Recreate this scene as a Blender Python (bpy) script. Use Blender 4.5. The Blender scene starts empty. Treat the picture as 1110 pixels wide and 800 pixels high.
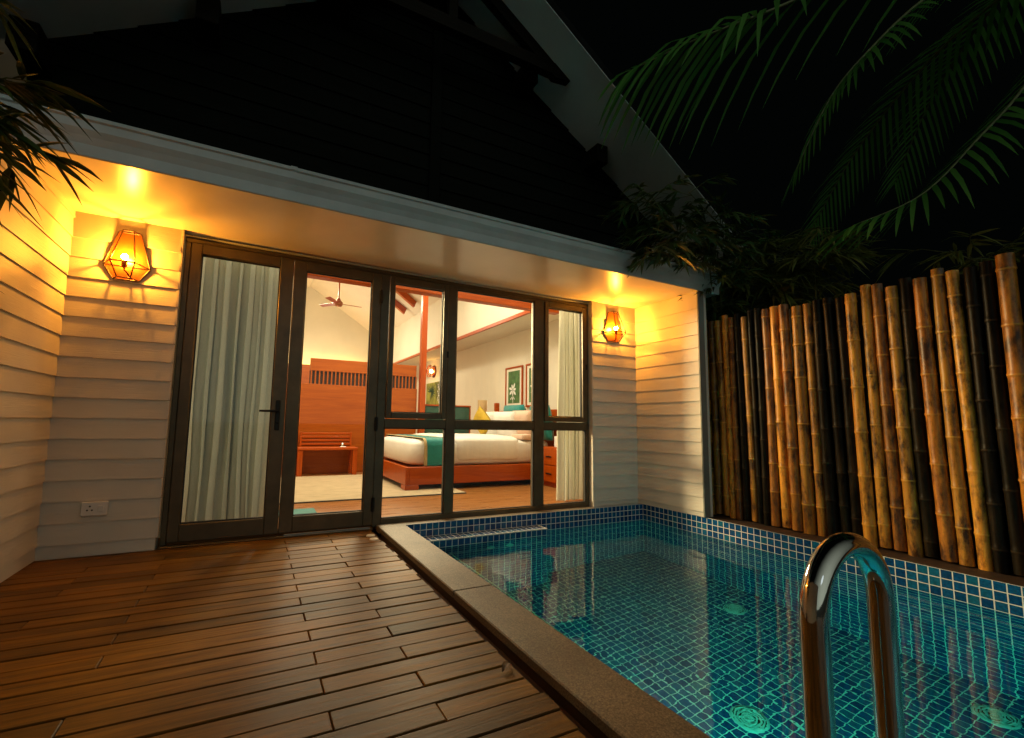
import bpy, math, random
from mathutils import Vector, Matrix, noise as mnoise
random.seed(7)
C = bpy.context.scene.collection
sc = bpy.context.scene
PI = math.pi

# ------------------------------------------------------------------ mesh builder
class MB:
    def __init__(s): s.v=[]; s.f=[]; s.uv=[]; s.sm=[]
    def face(s, pts, uv=None, smooth=False):
        i=len(s.v); s.v += [tuple(p) for p in pts]; s.f.append(tuple(range(i,i+len(pts))))
        s.uv.append(uv); s.sm.append(smooth)
    def grid(s, rows, uvf=None, smooth=True, close_u=False, close_v=False):
        i=len(s.v); n=len(rows[0]); m=len(rows)
        for r in rows: s.v += [tuple(p) for p in r]
        for a in range(m if close_v else m-1):
            for b in range(n if close_u else n-1):
                a2=(a+1)%m; b2=(b+1)%n
                s.f.append((i+a*n+b, i+a*n+b2, i+a2*n+b2, i+a2*n+b))
                s.uv.append([(b/(n-1 or 1),a/(m-1 or 1)),((b+1)/(n-1 or 1),a/(m-1 or 1)),((b+1)/(n-1 or 1),(a+1)/(m-1 or 1)),(b/(n-1 or 1),(a+1)/(m-1 or 1))] if uvf is None else [uvf(a,b),uvf(a,b+1),uvf(a+1,b+1),uvf(a+1,b)])
                s.sm.append(smooth)
    def cap(s, pts): s.face(pts)
    def box(s, x0,x1,y0,y1,z0,z1, bev=0.0, M=None):
        """box with optional chamfered edges"""
        if x0>x1:x0,x1=x1,x0
        if y0>y1:y0,y1=y1,y0
        if z0>z1:z0,z1=z1,z0
        b=min(bev,(x1-x0)*.45,(y1-y0)*.45,(z1-z0)*.45)
        T=(lambda p:M@Vector(p)) if M is not None else (lambda p:Vector(p))
        if b<=0:
            p=[T(q) for q in ((x0,y0,z0),(x1,y0,z0),(x1,y1,z0),(x0,y1,z0),(x0,y0,z1),(x1,y0,z1),(x1,y1,z1),(x0,y1,z1))]
            for f in ((0,3,2,1),(4,5,6,7),(0,1,5,4),(1,2,6,5),(2,3,7,6),(3,0,4,7)): s.face([p[k] for k in f])
            return
        X=(x0,x1);Y=(y0,y1);Z=(z0,z1); V={}
        i0=len(s.v)
        def idx(a,c,d,ax):
            k=(a,c,d,ax)
            if k not in V:
                q=[X[a],Y[c],Z[d]]
                sg=[1 if t==0 else -1 for t in (a,c,d)]
                for j in range(3):
                    if j!=ax: q[j]+=sg[j]*b
                V[k]=len(s.v); s.v.append(tuple(T(q)))
            return V[k]
        def add(l): s.f.append(tuple(l)); s.uv.append(None); s.sm.append(False)
        for ax in range(3):
            for t in (0,1):
                o=[j for j in range(3) if j!=ax]
                loop=[]
                for (p,q) in ((0,0),(1,0),(1,1),(0,1)):
                    k=[0,0,0]; k[ax]=t; k[o[0]]=p; k[o[1]]=q; loop.append(idx(*k,ax))
                flip=(t==0) ^ (ax==1)
                add(loop[::-1] if flip else loop)
        for ax in range(3):
            o=[j for j in range(3) if j!=ax]
            for p in (0,1):
                for q in (0,1):
                    k0=[0,0,0];k1=[0,0,0];k0[ax]=0;k1[ax]=1
                    for k in (k0,k1): k[o[0]]=p;k[o[1]]=q
                    l=[idx(*k0,o[0]),idx(*k1,o[0]),idx(*k1,o[1]),idx(*k0,o[1])]
                    add(l if ((p==q) ^ (ax==1)) else l[::-1])
        for a in (0,1):
            for c in (0,1):
                for d in (0,1):
                    l=[idx(a,c,d,0),idx(a,c,d,1),idx(a,c,d,2)]
                    add(l if (a+c+d)%2==1 else l[::-1])
    def tube(s, pts, r, n=10, caps=True, smooth=True):
        pts=[Vector(p) for p in pts]; rs=r if isinstance(r,(list,tuple)) else [r]*len(pts)
        rows=[]; up=None
        for i,p in enumerate(pts):
            t=(pts[min(i+1,len(pts)-1)]-pts[max(i-1,0)]).normalized()
            if up is None: up=Vector((0,0,1)) if abs(t.z)<.9 else Vector((1,0,0))
            a=t.cross(up)
            if a.length<1e-6: a=t.orthogonal()
            a.normalize(); b=a.cross(t).normalized(); up=b
            rows.append([p+rs[i]*(math.cos(2*PI*k/n)*a+math.sin(2*PI*k/n)*b) for k in range(n)])
        s.grid(rows, smooth=smooth, close_u=True)
        if caps: s.cap(rows[0]); s.cap(rows[-1][::-1])
    def lathe(s, prof, c, n=20, smooth=True, axis='z'):
        """prof: list of (r,h)"""
        def P(r,h,k):
            a=2*PI*k/n
            if axis=='z': return (c[0]+r*math.cos(a), c[1]+r*math.sin(a), c[2]+h)
            if axis=='y': return (c[0]+r*math.cos(a), c[1]+h, c[2]+r*math.sin(a))
            return (c[0]+h, c[1]+r*math.cos(a), c[2]+r*math.sin(a))
        s.grid([[P(r,h,k) for k in range(n)] for r,h in prof], smooth=smooth, close_u=True)
    def prism(s, poly, ax, a0, a1):
        """extrude 2D polygon along axis ax (0,1,2) between a0 and a1"""
        def P(p,a):
            q=[p[0],p[1]]; q.insert(ax,a); return tuple(q)
        n=len(poly)
        s.face([P(p,a0) for p in poly][::-1]); s.face([P(p,a1) for p in poly])
        for i in range(n):
            p,q=poly[i],poly[(i+1)%n]; s.face([P(p,a0),P(q,a0),P(q,a1),P(p,a1)])
    def build(s, name, mat, parent=None, weld=False):
        me=bpy.data.meshes.new(name); me.from_pydata(s.v,[],s.f)
        if any(u is not None for u in s.uv):
            L=me.uv_layers.new(name='UVMap'); k=0
            for f,u in zip(s.f,s.uv):
                for j in range(len(f)):
                    L.data[k].uv = u[j] if u is not None else (s.v[f[j]][0],s.v[f[j]][1]); k+=1
        me.polygons.foreach_set('use_smooth', s.sm); me.materials.append(mat); me.update()
        o=bpy.data.objects.new(name,me); C.objects.link(o)
        if parent is not None:
            o.parent=parent; o.matrix_parent_inverse=WORLD[parent.name].inverted()
        WORLD[o.name]=Matrix.Identity(4)
        return o
WORLD={}
def tag(o,label=None,cat=None,group=None,kind=None):
    if label: o['label']=label
    if cat: o['category']=cat
    if group: o['group']=group
    if kind: o['kind']=kind
    return o
def thing(name,label,cat,loc=(0,0,0),group=None):
    o=bpy.data.objects.new(name,None); C.objects.link(o); o.location=loc; o.empty_display_size=.1
    WORLD[o.name]=Matrix.Translation(loc); return tag(o,label,cat,group)
def struct(name,mb,mat): return tag(mb.build(name,mat),kind='structure')
def dup(root,label,loc):
    r=root.copy(); C.objects.link(r); r.location=loc; r['label']=label
    for ch in root.children:
        c=ch.copy(); C.objects.link(c); c.parent=r; c.matrix_parent_inverse=ch.matrix_parent_inverse.copy()
        for g in ch.children:
            d=g.copy(); C.objects.link(d); d.parent=c; d.matrix_parent_inverse=g.matrix_parent_inverse.copy()
    return r

# ------------------------------------------------------------------ materials
def mat(name): 
    m=bpy.data.materials.new(name); m.use_nodes=True; nt=m.node_tree
    return m, nt, nt.nodes['Principled BSDF']
def N(nt,t,**k):
    n=nt.nodes.new(t)
    for a,b in k.items():
        if a in n.inputs: n.inputs[a].default_value=b
        else: setattr(n,a,b)
    return n
def coords(nt, src='Object', scale=(1,1,1), rot=(0,0,0)):
    tc=N(nt,'ShaderNodeTexCoord'); mp=N(nt,'ShaderNodeMapping'); mp.inputs['Scale'].default_value=scale; mp.inputs['Rotation'].default_value=rot
    nt.links.new(tc.outputs[src],mp.inputs['Vector']); return mp.outputs['Vector']
def ramp(nt,fac,stops):
    r=N(nt,'ShaderNodeValToRGB'); e=r.color_ramp.elements
    while len(e)<len(stops): e.new(.5)
    for q,(p,c) in zip(e,stops): q.position=p; q.color=(*c,1)
    nt.links.new(fac,r.inputs['Fac']); return r.outputs['Color']
def simple(name,col,rough=.5,metal=0,vary=.12,scale=8,bump=0,bscale=None,stretch=(1,1,1),spec=.5,src='Object',sheen=0,coat=0):
    m,nt,b=mat(name); v=coords(nt,src,stretch)
    n=N(nt,'ShaderNodeTexNoise',Scale=scale,Detail=5.0,Roughness=.6); nt.links.new(v,n.inputs['Vector'])
    lo=tuple(c*(1-vary) for c in col); hi=tuple(min(1,c*(1+vary)) for c in col)
    nt.links.new(ramp(nt,n.outputs['Fac'],[(.3,lo),(.7,hi)]),b.inputs['Base Color'])
    b.inputs['Roughness'].default_value=rough; b.inputs['Metallic'].default_value=metal; b.inputs['Specular IOR Level'].default_value=spec
    if coat: b.inputs['Coat Weight'].default_value=coat; b.inputs['Coat Roughness'].default_value=.1
    if sheen: b.inputs['Sheen Weight'].default_value=sheen
    if bump:
        n2=N(nt,'ShaderNodeTexNoise',Scale=bscale or scale*4,Detail=4.0); nt.links.new(v,n2.inputs['Vector'])
        bp=N(nt,'ShaderNodeBump',Strength=bump,Distance=.01); nt.links.new(n2.outputs['Fac'],bp.inputs['Height']); nt.links.new(bp.outputs['Normal'],b.inputs['Normal'])
    return m
def wood(name,dark,light,rough=.4,along='x',scale=3,bump=.15,src='Object',island=0,coat=0):
    m,nt,b=mat(name)
    st={'x':(1,14,14),'y':(14,1,14),'z':(14,14,1),'u':(1,14,1)}[along]
    v=coords(nt,src,st)
    if island:
        g=N(nt,'ShaderNodeNewGeometry'); ad=N(nt,'ShaderNodeVectorMath',operation='MULTIPLY_ADD')
        ad.inputs[1].default_value=(37,53,71); nt.links.new(g.outputs['Random Per Island'],ad.inputs[0]); nt.links.new(v,ad.inputs[2]); v=ad.outputs[0]
    n=N(nt,'ShaderNodeTexNoise',Scale=scale,Detail=7.0,Roughness=.62,Distortion=.6); nt.links.new(v,n.inputs['Vector'])
    col=ramp(nt,n.outputs['Fac'],[(.28,dark),(.72,light)])
    if island:
        mx=N(nt,'ShaderNodeMix',data_type='RGBA',blend_type='MULTIPLY'); mx.inputs[0].default_value=1
        cr=ramp(nt,g.outputs['Random Per Island'],[(0,(1-island,1-island*.95,1-island*.85)),(.5,(1,1,1)),(1,(1+island*.6,1+island*.6,1+island*.55))])
        nt.links.new(col,mx.inputs[6]); nt.links.new(cr,mx.inputs[7]); col=mx.outputs[2]
        # blotchy weathering
        v2=coords(nt,src,(1,1,1)); n3=N(nt,'ShaderNodeTexNoise',Scale=2.2,Detail=4.0); nt.links.new(v2,n3.inputs['Vector'])
        mx2=N(nt,'ShaderNodeMix',data_type='RGBA',blend_type='MULTIPLY'); mx2.inputs[0].default_value=1
        nt.links.new(col,mx2.inputs[6]); nt.links.new(ramp(nt,n3.outputs['Fac'],[(.3,(.62,.62,.62)),(.7,(1.2,1.2,1.2))]),mx2.inputs[7]); col=mx2.outputs[2]
    nt.links.new(col,b.inputs['Base Color'])
    rr=N(nt,'ShaderNodeMapRange'); rr.inputs['To Min'].default_value=rough*.8; rr.inputs['To Max'].default_value=min(1,rough*1.25)
    nt.links.new(n.outputs['Fac'],rr.inputs['Value']); nt.links.new(rr.outputs[0],b.inputs['Roughness'])
    if coat: b.inputs['Coat Weight'].default_value=coat; b.inputs['Coat Roughness'].default_value=.15
    bp=N(nt,'ShaderNodeBump',Strength=bump,Distance=.004); nt.links.new(n.outputs['Fac'],bp.inputs['Height']); nt.links.new(bp.outputs['Normal'],b.inputs['Normal'])
    return m
def emit(name,col,strength):
    m,nt,b=mat(name); nt.nodes.remove(b); e=N(nt,'ShaderNodeEmission'); e.inputs['Color'].default_value=(*col,1); e.inputs['Strength'].default_value=strength
    nt.links.new(e.outputs[0],nt.nodes['Material Output'].inputs['Surface']); return m
def glass_mat():
    m,nt,b=mat('window_glass'); nt.nodes.remove(b)
    t=N(nt,'ShaderNodeBsdfTransparent'); t.inputs[0].default_value=(.93,.96,.94,1)
    g=N(nt,'ShaderNodeBsdfGlossy'); g.inputs['Roughness'].default_value=.0
    f=N(nt,'ShaderNodeFresnel'); f.inputs['IOR'].default_value=1.5
    mx=N(nt,'ShaderNodeMixShader'); nt.links.new(f.outputs[0],mx.inputs[0]); nt.links.new(t.outputs[0],mx.inputs[1]); nt.links.new(g.outputs[0],mx.inputs[2])
    nt.links.new(mx.outputs[0],nt.nodes['Material Output'].inputs['Surface']); return m
def water_mat():
    m,nt,b=mat('pool_water'); nt.nodes.remove(b)
    g=N(nt,'ShaderNodeBsdfRefraction'); g.inputs['IOR'].default_value=1.33; g.inputs['Roughness'].default_value=0; g.inputs['Color'].default_value=(.30,.90,.86,1)
    gl=N(nt,'ShaderNodeBsdfGlossy'); gl.inputs['Roughness'].default_value=0; fr=N(nt,'ShaderNodeFresnel'); fr.inputs['IOR'].default_value=1.33; mxw=N(nt,'ShaderNodeMixShader')
    v=coords(nt,'Object',(1,1,1))
    n=N(nt,'ShaderNodeTexNoise',Scale=5.5,Detail=3.0,Roughness=.5,Distortion=.3); nt.links.new(v,n.inputs['Vector'])
    nb=N(nt,'ShaderNodeTexNoise',Scale=17.0,Detail=2.0,Roughness=.5); nt.links.new(v,nb.inputs['Vector'])
    ml=N(nt,'ShaderNodeMath',operation='MULTIPLY_ADD'); ml.inputs[1].default_value=.16; nt.links.new(nb.outputs['Fac'],ml.inputs[0]); nt.links.new(n.outputs['Fac'],ml.inputs[2])
    bp=N(nt,'ShaderNodeBump',Strength=.155,Distance=.011); nt.links.new(ml.outputs[0],bp.inputs['Height'])
    for q in (g,gl,fr): nt.links.new(bp.outputs['Normal'],q.inputs['Normal'])
    nt.links.new(fr.outputs[0],mxw.inputs[0]); nt.links.new(g.outputs[0],mxw.inputs[1]); nt.links.new(gl.outputs[0],mxw.inputs[2])
    nt.links.new(mxw.outputs[0],nt.nodes['Material Output'].inputs['Surface']); return m
TP=.0555
def tile_mat():
    m,nt,b=mat('blue_mosaic_tile'); v=coords(nt,'UV')
    br=N(nt,'ShaderNodeTexBrick',offset=0.0,squash=1.0)
    for k,x in (('Scale',1.0),('Mortar Size',.0029),('Mortar Smooth',.15),('Bias',0.0),('Brick Width',TP),('Row Height',TP)): br.inputs[k].default_value=x
    br.inputs['Color1'].default_value=(0,0,0,1); br.inputs['Color2'].default_value=(1,1,1,1); br.inputs['Mortar'].default_value=(.5,.5,.5,1)
    nt.links.new(v,br.inputs['Vector'])
    col=ramp(nt,br.outputs['Color'],[(0,(.003,.042,.15)),(.35,(.004,.06,.20)),(.65,(.006,.085,.24)),(1,(.009,.12,.23))])
    n=N(nt,'ShaderNodeTexNoise',Scale=60.0,Detail=3.0); nt.links.new(v,n.inputs['Vector'])
    mx0=N(nt,'ShaderNodeMix',data_type='RGBA',blend_type='MULTIPLY'); mx0.inputs[0].default_value=1
    nt.links.new(col,mx0.inputs[6]); nt.links.new(ramp(nt,n.outputs['Fac'],[(.3,(.7,.7,.7)),(.7,(1.3,1.3,1.3))]),mx0.inputs[7])
    n2=N(nt,'ShaderNodeTexNoise',Scale=9.0,Detail=5.0); nt.links.new(v,n2.inputs['Vector'])
    gr=ramp(nt,n2.outputs['Fac'],[(.3,(.68,.70,.66)),(.7,(.86,.86,.80))])
    mx=N(nt,'ShaderNodeMix',data_type='RGBA'); nt.links.new(br.outputs['Fac'],mx.inputs[0]); nt.links.new(mx0.outputs[2],mx.inputs[6]); nt.links.new(gr,mx.inputs[7])
    nt.links.new(mx.outputs[2],b.inputs['Base Color'])
    rr=N(nt,'ShaderNodeMapRange'); rr.inputs['To Min'].default_value=.18; rr.inputs['To Max'].default_value=.8; nt.links.new(br.outputs['Fac'],rr.inputs['Value']); nt.links.new(rr.outputs[0],b.inputs['Roughness'])
    bp=N(nt,'ShaderNodeBump',Strength=.5,Distance=.002,invert=True); nt.links.new(br.outputs['Fac'],bp.inputs['Height']); nt.links.new(bp.outputs['Normal'],b.inputs['Normal'])
    return m
def bamboo_mat(name, lo, mid, hi, stain):
    m,nt,b=mat(name); v=coords(nt,'Object',(22,22,1.6))
    g=N(nt,'ShaderNodeObjectInfo'); 
    ad=N(nt,'ShaderNodeVectorMath',operation='MULTIPLY_ADD'); ad.inputs[1].default_value=(31,57,83); nt.links.new(g.outputs['Random'],ad.inputs[0]); nt.links.new(v,ad.inputs[2])
    n=N(nt,'ShaderNodeTexNoise',Scale=1.6,Detail=6.0,Roughness=.6,Distortion=.5); nt.links.new(ad.outputs[0],n.inputs['Vector'])
    col=ramp(nt,n.outputs['Fac'],[(.25,lo),(.5,mid),(.75,hi)])
    v2=coords(nt,'Object',(9,9,3.5)); ad2=N(nt,'ShaderNodeVectorMath',operation='MULTIPLY_ADD'); ad2.inputs[1].default_value=(11,17,29); nt.links.new(g.outputs['Random'],ad2.inputs[0]); nt.links.new(v2,ad2.inputs[2])
    n2=N(nt,'ShaderNodeTexNoise',Scale=1.3,Detail=6.0,Roughness=.7); nt.links.new(ad2.outputs[0],n2.inputs['Vector'])
    st=ramp(nt,n2.outputs['Fac'],[(.365,(.10,.08,.06)),(.365+stain,(1,1,1)),(.70,(1,1,1)),(.78,(1.15,1.25,1.5))])
    mx=N(nt,'ShaderNodeMix',data_type='RGBA',blend_type='MULTIPLY'); mx.inputs[0].default_value=1; nt.links.new(col,mx.inputs[6]); nt.links.new(st,mx.inputs[7])
    v4=coords(nt,'Object',(13,13,4.2)); ad4=N(nt,'ShaderNodeVectorMath',operation='MULTIPLY_ADD'); ad4.inputs[1].default_value=(19,7,41); nt.links.new(g.outputs['Random'],ad4.inputs[0]); nt.links.new(v4,ad4.inputs[2])
    vo=N(nt,'ShaderNodeTexVoronoi',Scale=1.0); nt.links.new(ad4.outputs[0],vo.inputs['Vector'])
    ey=ramp(nt,vo.outputs['Distance'],[(.07,(.06,.05,.04)),(.12,(.5,.45,.4)),(.17,(1.15,1.2,1.35)),(.24,(1,1,1))])
    mxe=N(nt,'ShaderNodeMix',data_type='RGBA',blend_type='MULTIPLY'); mxe.inputs[0].default_value=.6; nt.links.new(mx.outputs[2],mxe.inputs[6]); nt.links.new(ey,mxe.inputs[7]); mx=mxe
    tone=ramp(nt,g.outputs['Random'],[(0,(.62,.58,.5)),(.5,(1,1,1)),(1,(1.2,1.12,.95))])
    mx2=N(nt,'ShaderNodeMix',data_type='RGBA',blend_type='MULTIPLY'); mx2.inputs[0].default_value=1; nt.links.new(mx.outputs[2],mx2.inputs[6]); nt.links.new(tone,mx2.inputs[7])
    uv=N(nt,'ShaderNodeTexCoord'); su=N(nt,'ShaderNodeSeparateXYZ'); nt.links.new(uv.outputs['UV'],su.inputs[0])
    mx3=N(nt,'ShaderNodeMix',data_type='RGBA'); mx3.inputs[7].default_value=(*[min(1,x*1.15+.008) for x in hi],1); sm_=N(nt,'ShaderNodeMath',operation='MULTIPLY'); sm_.inputs[1].default_value=.5; nt.links.new(su.outputs['X'],sm_.inputs[0]); nt.links.new(sm_.outputs[0],mx3.inputs[0]); nt.links.new(mx2.outputs[2],mx3.inputs[6])
    nt.links.new(mx3.outputs[2],b.inputs['Base Color']); b.inputs['Roughness'].default_value=.42
    bp=N(nt,'ShaderNodeBump',Strength=.2,Distance=.004); nt.links.new(n.outputs['Fac'],bp.inputs['Height']); nt.links.new(bp.outputs['Normal'],b.inputs['Normal'])
    return m
def leaf_mat(name,lo,hi,tr=.25):
    m,nt,b=mat(name); g=N(nt,'ShaderNodeNewGeometry')
    col=ramp(nt,g.outputs['Random Per Island'],[(0,lo),(1,hi)]); nt.links.new(col,b.inputs['Base Color']); b.inputs['Roughness'].default_value=.45
    t=N(nt,'ShaderNodeBsdfTranslucent'); nt.links.new(col,t.inputs['Color']); mx=N(nt,'ShaderNodeMixShader'); mx.inputs[0].default_value=tr
    nt.links.new(b.outputs[0],mx.inputs[1]); nt.links.new(t.outputs[0],mx.inputs[2]); nt.links.new(mx.outputs[0],nt.nodes['Material Output'].inputs['Surface']); return m
def cloth_mat(name,col,tr=.3):
    m,nt,b=mat(name); v=coords(nt,'Object',(400,400,60)); n=N(nt,'ShaderNodeTexNoise',Scale=1.0,Detail=2.0); nt.links.new(v,n.inputs['Vector'])
    c=ramp(nt,n.outputs['Fac'],[(.3,tuple(x*.85 for x in col)),(.7,col)]); nt.links.new(c,b.inputs['Base Color']); b.inputs['Roughness'].default_value=.9; b.inputs['Specular IOR Level'].default_value=.1
    t=N(nt,'ShaderNodeBsdfTranslucent'); nt.links.new(c,t.inputs['Color']); mx=N(nt,'ShaderNodeMixShader'); mx.inputs[0].default_value=tr
    nt.links.new(b.outputs[0],mx.inputs[1]); nt.links.new(t.outputs[0],mx.inputs[2]); nt.links.new(mx.outputs[0],nt.nodes['Material Output'].inputs['Surface']); return m
def siding_mat():
    m,nt,b=mat('painted_siding'); v=coords(nt,'UV',(2.2,60,1)); n=N(nt,'ShaderNodeTexNoise',Scale=2.5,Detail=5.0,Roughness=.65,Distortion=.8); nt.links.new(v,n.inputs['Vector'])
    v2=coords(nt,'UV',(1,1,1)); n2=N(nt,'ShaderNodeTexNoise',Scale=2.5,Detail=5.0); nt.links.new(v2,n2.inputs['Vector'])
    nt.links.new(ramp(nt,n2.outputs['Fac'],[(.3,(.60,.56,.49)),(.7,(.70,.66,.58))]),b.inputs['Base Color']); b.inputs['Roughness'].default_value=.5
    bp=N(nt,'ShaderNodeBump',Strength=.55,Distance=.004); nt.links.new(n.outputs['Fac'],bp.inputs['Height']); nt.links.new(bp.outputs['Normal'],b.inputs['Normal']); return m
def granite_mat():
    m,nt,b=mat('brown_granite'); v=coords(nt); n=N(nt,'ShaderNodeTexNoise',Scale=160.0,Detail=4.0,Roughness=.7); nt.links.new(v,n.inputs['Vector'])
    n2=N(nt,'ShaderNodeTexNoise',Scale=4.0,Detail=5.0); nt.links.new(v,n2.inputs['Vector'])
    c=ramp(nt,n.outputs['Fac'],[(.32,(.05,.040,.025)),(.5,(.15,.12,.076)),(.7,(.31,.255,.165))])
    mx=N(nt,'ShaderNodeMix',data_type='RGBA',blend_type='MULTIPLY'); mx.inputs[0].default_value=1; nt.links.new(c,mx.inputs[6]); nt.links.new(ramp(nt,n2.outputs['Fac'],[(.3,(.7,.68,.66)),(.7,(1.15,1.15,1.15))]),mx.inputs[7])
    nt.links.new(mx.outputs[2],b.inputs['Base Color']); b.inputs['Roughness'].default_value=.55
    bp=N(nt,'ShaderNodeBump',Strength=.25,Distance=.002); nt.links.new(n.outputs['Fac'],bp.inputs['Height']); nt.links.new(bp.outputs['Normal'],b.inputs['Normal']); return m

M_siding=siding_mat(); M_tile=tile_mat(); M_glass=glass_mat(); M_water=water_mat(); M_granite=granite_mat()
M_soffit=simple('soffit_paint',(.76,.69,.58),.28,vary=.05,scale=3,bump=.06,bscale=5,spec=.5)
M_white=simple('grey_white_paint',(.43,.465,.475),.45,vary=.1,scale=5,bump=.05,bscale=20)
M_trim=simple('grey_corner_paint',(.17,.18,.165),.6,vary=.1,scale=5)
M_under=simple('roof_underside_paint',(.74,.80,.80),.6,vary=.1,scale=1.5)
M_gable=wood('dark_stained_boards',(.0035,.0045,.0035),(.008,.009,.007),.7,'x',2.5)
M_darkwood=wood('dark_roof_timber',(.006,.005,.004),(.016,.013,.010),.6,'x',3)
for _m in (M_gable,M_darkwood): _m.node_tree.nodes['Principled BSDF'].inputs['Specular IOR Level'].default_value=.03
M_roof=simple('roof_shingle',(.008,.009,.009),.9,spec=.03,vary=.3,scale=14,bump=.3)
M_frame=simple('bronze_aluminium',(.095,.074,.043),.38,metal=.3,vary=.25,scale=6,bump=.03,bscale=60)
M_black=simple('black_metal',(.012,.012,.012),.35,metal=.6)
M_rubber=simple('dark_rubber',(.02,.02,.02),.7)
M_deck=wood('hardwood_deck',(.072,.029,.0020),(.25,.112,.009),.46,'x',2.6,bump=.5,island=.42)
M_deck.node_tree.nodes['Principled BSDF'].inputs['Specular IOR Level'].default_value=.16
M_deckdark=wood('dark_deck_edge',(.02,.010,.006),(.05,.026,.014),.6,'y',3)
M_joist=wood('deck_rim_board',(.045,.018,.006),(.11,.046,.016),.6,'y',3)
M_plate=simple('socket_plastic',(.72,.72,.70),.35,vary=.03)
M_hole=simple('socket_hole',(.01,.01,.01),.6)
M_copper=simple('copper_lamp_plate',(.26,.07,.012),.34,metal=.5,vary=.1,scale=14)
M_cage=simple('bronze_wire',(.06,.025,.012),.4,metal=.5)
M_holder=simple('copper_bulb_holder',(.35,.12,.03),.35,metal=.7)
M_bulb=emit('warm_bulb',(1,.355,.028),2900)
M_bulb2=emit('warm_room_bulb',(1,.55,.15),60)
M_steel=simple('polished_steel',(.62,.60,.56),.07,metal=1,vary=.06,scale=10,bump=.01,bscale=120)
M_drain=simple('white_plastic_grate',(.55,.62,.58),.5,vary=.08)
M_disc=simple('cream_disc',(.72,.62,.46),.3,vary=.05)
M_pool_lamp=emit('pool_lamp_lens',(.25,1,.72),14)
M_ground=simple('dark_soil',(.025,.022,.015),.95,vary=.5,scale=3,bump=.6)
M_bam=bamboo_mat('golden_bamboo',(.38,.135,.010),(.62,.27,.024),(.74,.385,.06),.16)
M_bamb=bamboo_mat('brown_bamboo',(.22,.066,.007),(.46,.165,.016),(.60,.27,.036),.2)
M_bamd=bamboo_mat('black_bamboo',(.004,.003,.002),(.011,.008,.004),(.04,.024,.010),.2)
M_bamd.node_tree.nodes['Principled BSDF'].inputs['Specular IOR Level'].default_value=.12
M_node=simple('bamboo_node_scar',(.42,.34,.22),.7,vary=.4,scale=40)
M_inside=simple('bamboo_inside',(.20,.13,.06),.8)
M_leaf=leaf_mat('bamboo_leaf',(.022,.050,.010),(.06,.11,.022),.14)
M_leafp=leaf_mat('palm_leaf',(.05,.20,.025),(.12,.34,.055),.4)
M_leaf_lit=leaf_mat('bamboo_leaf_lit',(.09,.14,.025),(.22,.22,.05),.3)  # lighter copy of the bamboo leaf, light on it put into the colour
M_stem=simple('green_stem',(.10,.12,.03),.5,vary=.3)
M_trunk=simple('palm_trunk',(.10,.075,.05),.9,vary=.4,scale=6,bump=.8,stretch=(1,1,6))
M_pot=simple('glazed_pot',(.05,.045,.04),.3)
M_cream=simple('cream_wall',(.76,.71,.58),.75,vary=.04,scale=2)
M_ceilc=simple('cream_ceiling',(.80,.73,.60),.8,vary=.03,scale=2)
M_red=wood('red_wood',(.30,.042,.002),(.48,.085,.004),.32,'x',2.2,bump=.08)
for _m in (M_red,): _m.node_tree.nodes['Principled BSDF'].inputs['Specular IOR Level'].default_value=.25
M_redz=wood('red_wood_upright',(.30,.042,.002),(.48,.085,.004),.32,'z',2.2,bump=.08)
M_panel=wood('orange_wood_panel',(.28,.055,.003),(.42,.10,.006),.35,'x',1.6,bump=.05)
for _m in (M_redz,M_panel): _m.node_tree.nodes['Principled BSDF'].inputs['Specular IOR Level'].default_value=.25
M_floor=wood('room_floor_boards',(.22,.085,.02),(.40,.17,.045),.28,'x',2.0,bump=.06)
M_rug=simple('tan_rug',(.50,.39,.24),.95,vary=.16,scale=6,bump=.5,bscale=120,stretch=(1,3,1))
M_green=simple('green_fabric_panel',(.03,.085,.055),.8,vary=.2,scale=12)
M_teal=simple('teal_fabric',(.0,.20,.19),.75,vary=.12,scale=20,bump=.2,bscale=90,sheen=.3)
M_linen=simple('white_linen',(.80,.77,.72),.85,vary=.04,scale=6,bump=.6,bscale=7)
M_peach=simple('peach_linen',(.72,.52,.40),.85,vary=.06,scale=6,bump=.2,bscale=9)
M_tan=simple('tan_border',(.52,.38,.18),.8)
M_yellow=simple('mustard_fabric',(.50,.33,.025),.75,vary=.15,scale=25,bump=.2)
M_curt=cloth_mat('curtain_cloth',(.82,.82,.72),.38)
M_curt_dim=cloth_mat('curtain_cloth_dim',(.62,.67,.60),.2)  # greyer copy of the curtain cloth, weaker light put into its colour
M_shade=cloth_mat('lamp_shade_cloth',(.80,.62,.36),.5)
M_mat_board=simple('cream_mount',(.80,.77,.66),.8,vary=.03)
M_art=simple('green_print',(.05,.15,.045),.6,vary=.5,scale=9)
M_petal=simple('white_petal',(.80,.80,.78),.7,vary=.08)
M_palmart=simple('sunset_palm_print',(.25,.26,.04),.6,vary=.8,scale=4)
M_darkleaf=simple('dark_leaf_print',(.02,.06,.015),.7)
M_mosaic_edge=simple('white_nosing',(.60,.62,.56),.6)

# ------------------------------------------------------------------ ground, deck, pool
b=MB()
for (x0,x1,y0,y1) in ((-150,1.1,-150,150),(4.0,150,-150,150),(1.1,4.0,-150,-5.2),(1.1,4.0,0,150)):
    b.face([(x0,y0,-.32),(x1,y0,-.32),(x1,y1,-.32),(x0,y1,-.32)])
struct('ground',b,M_ground)

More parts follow.
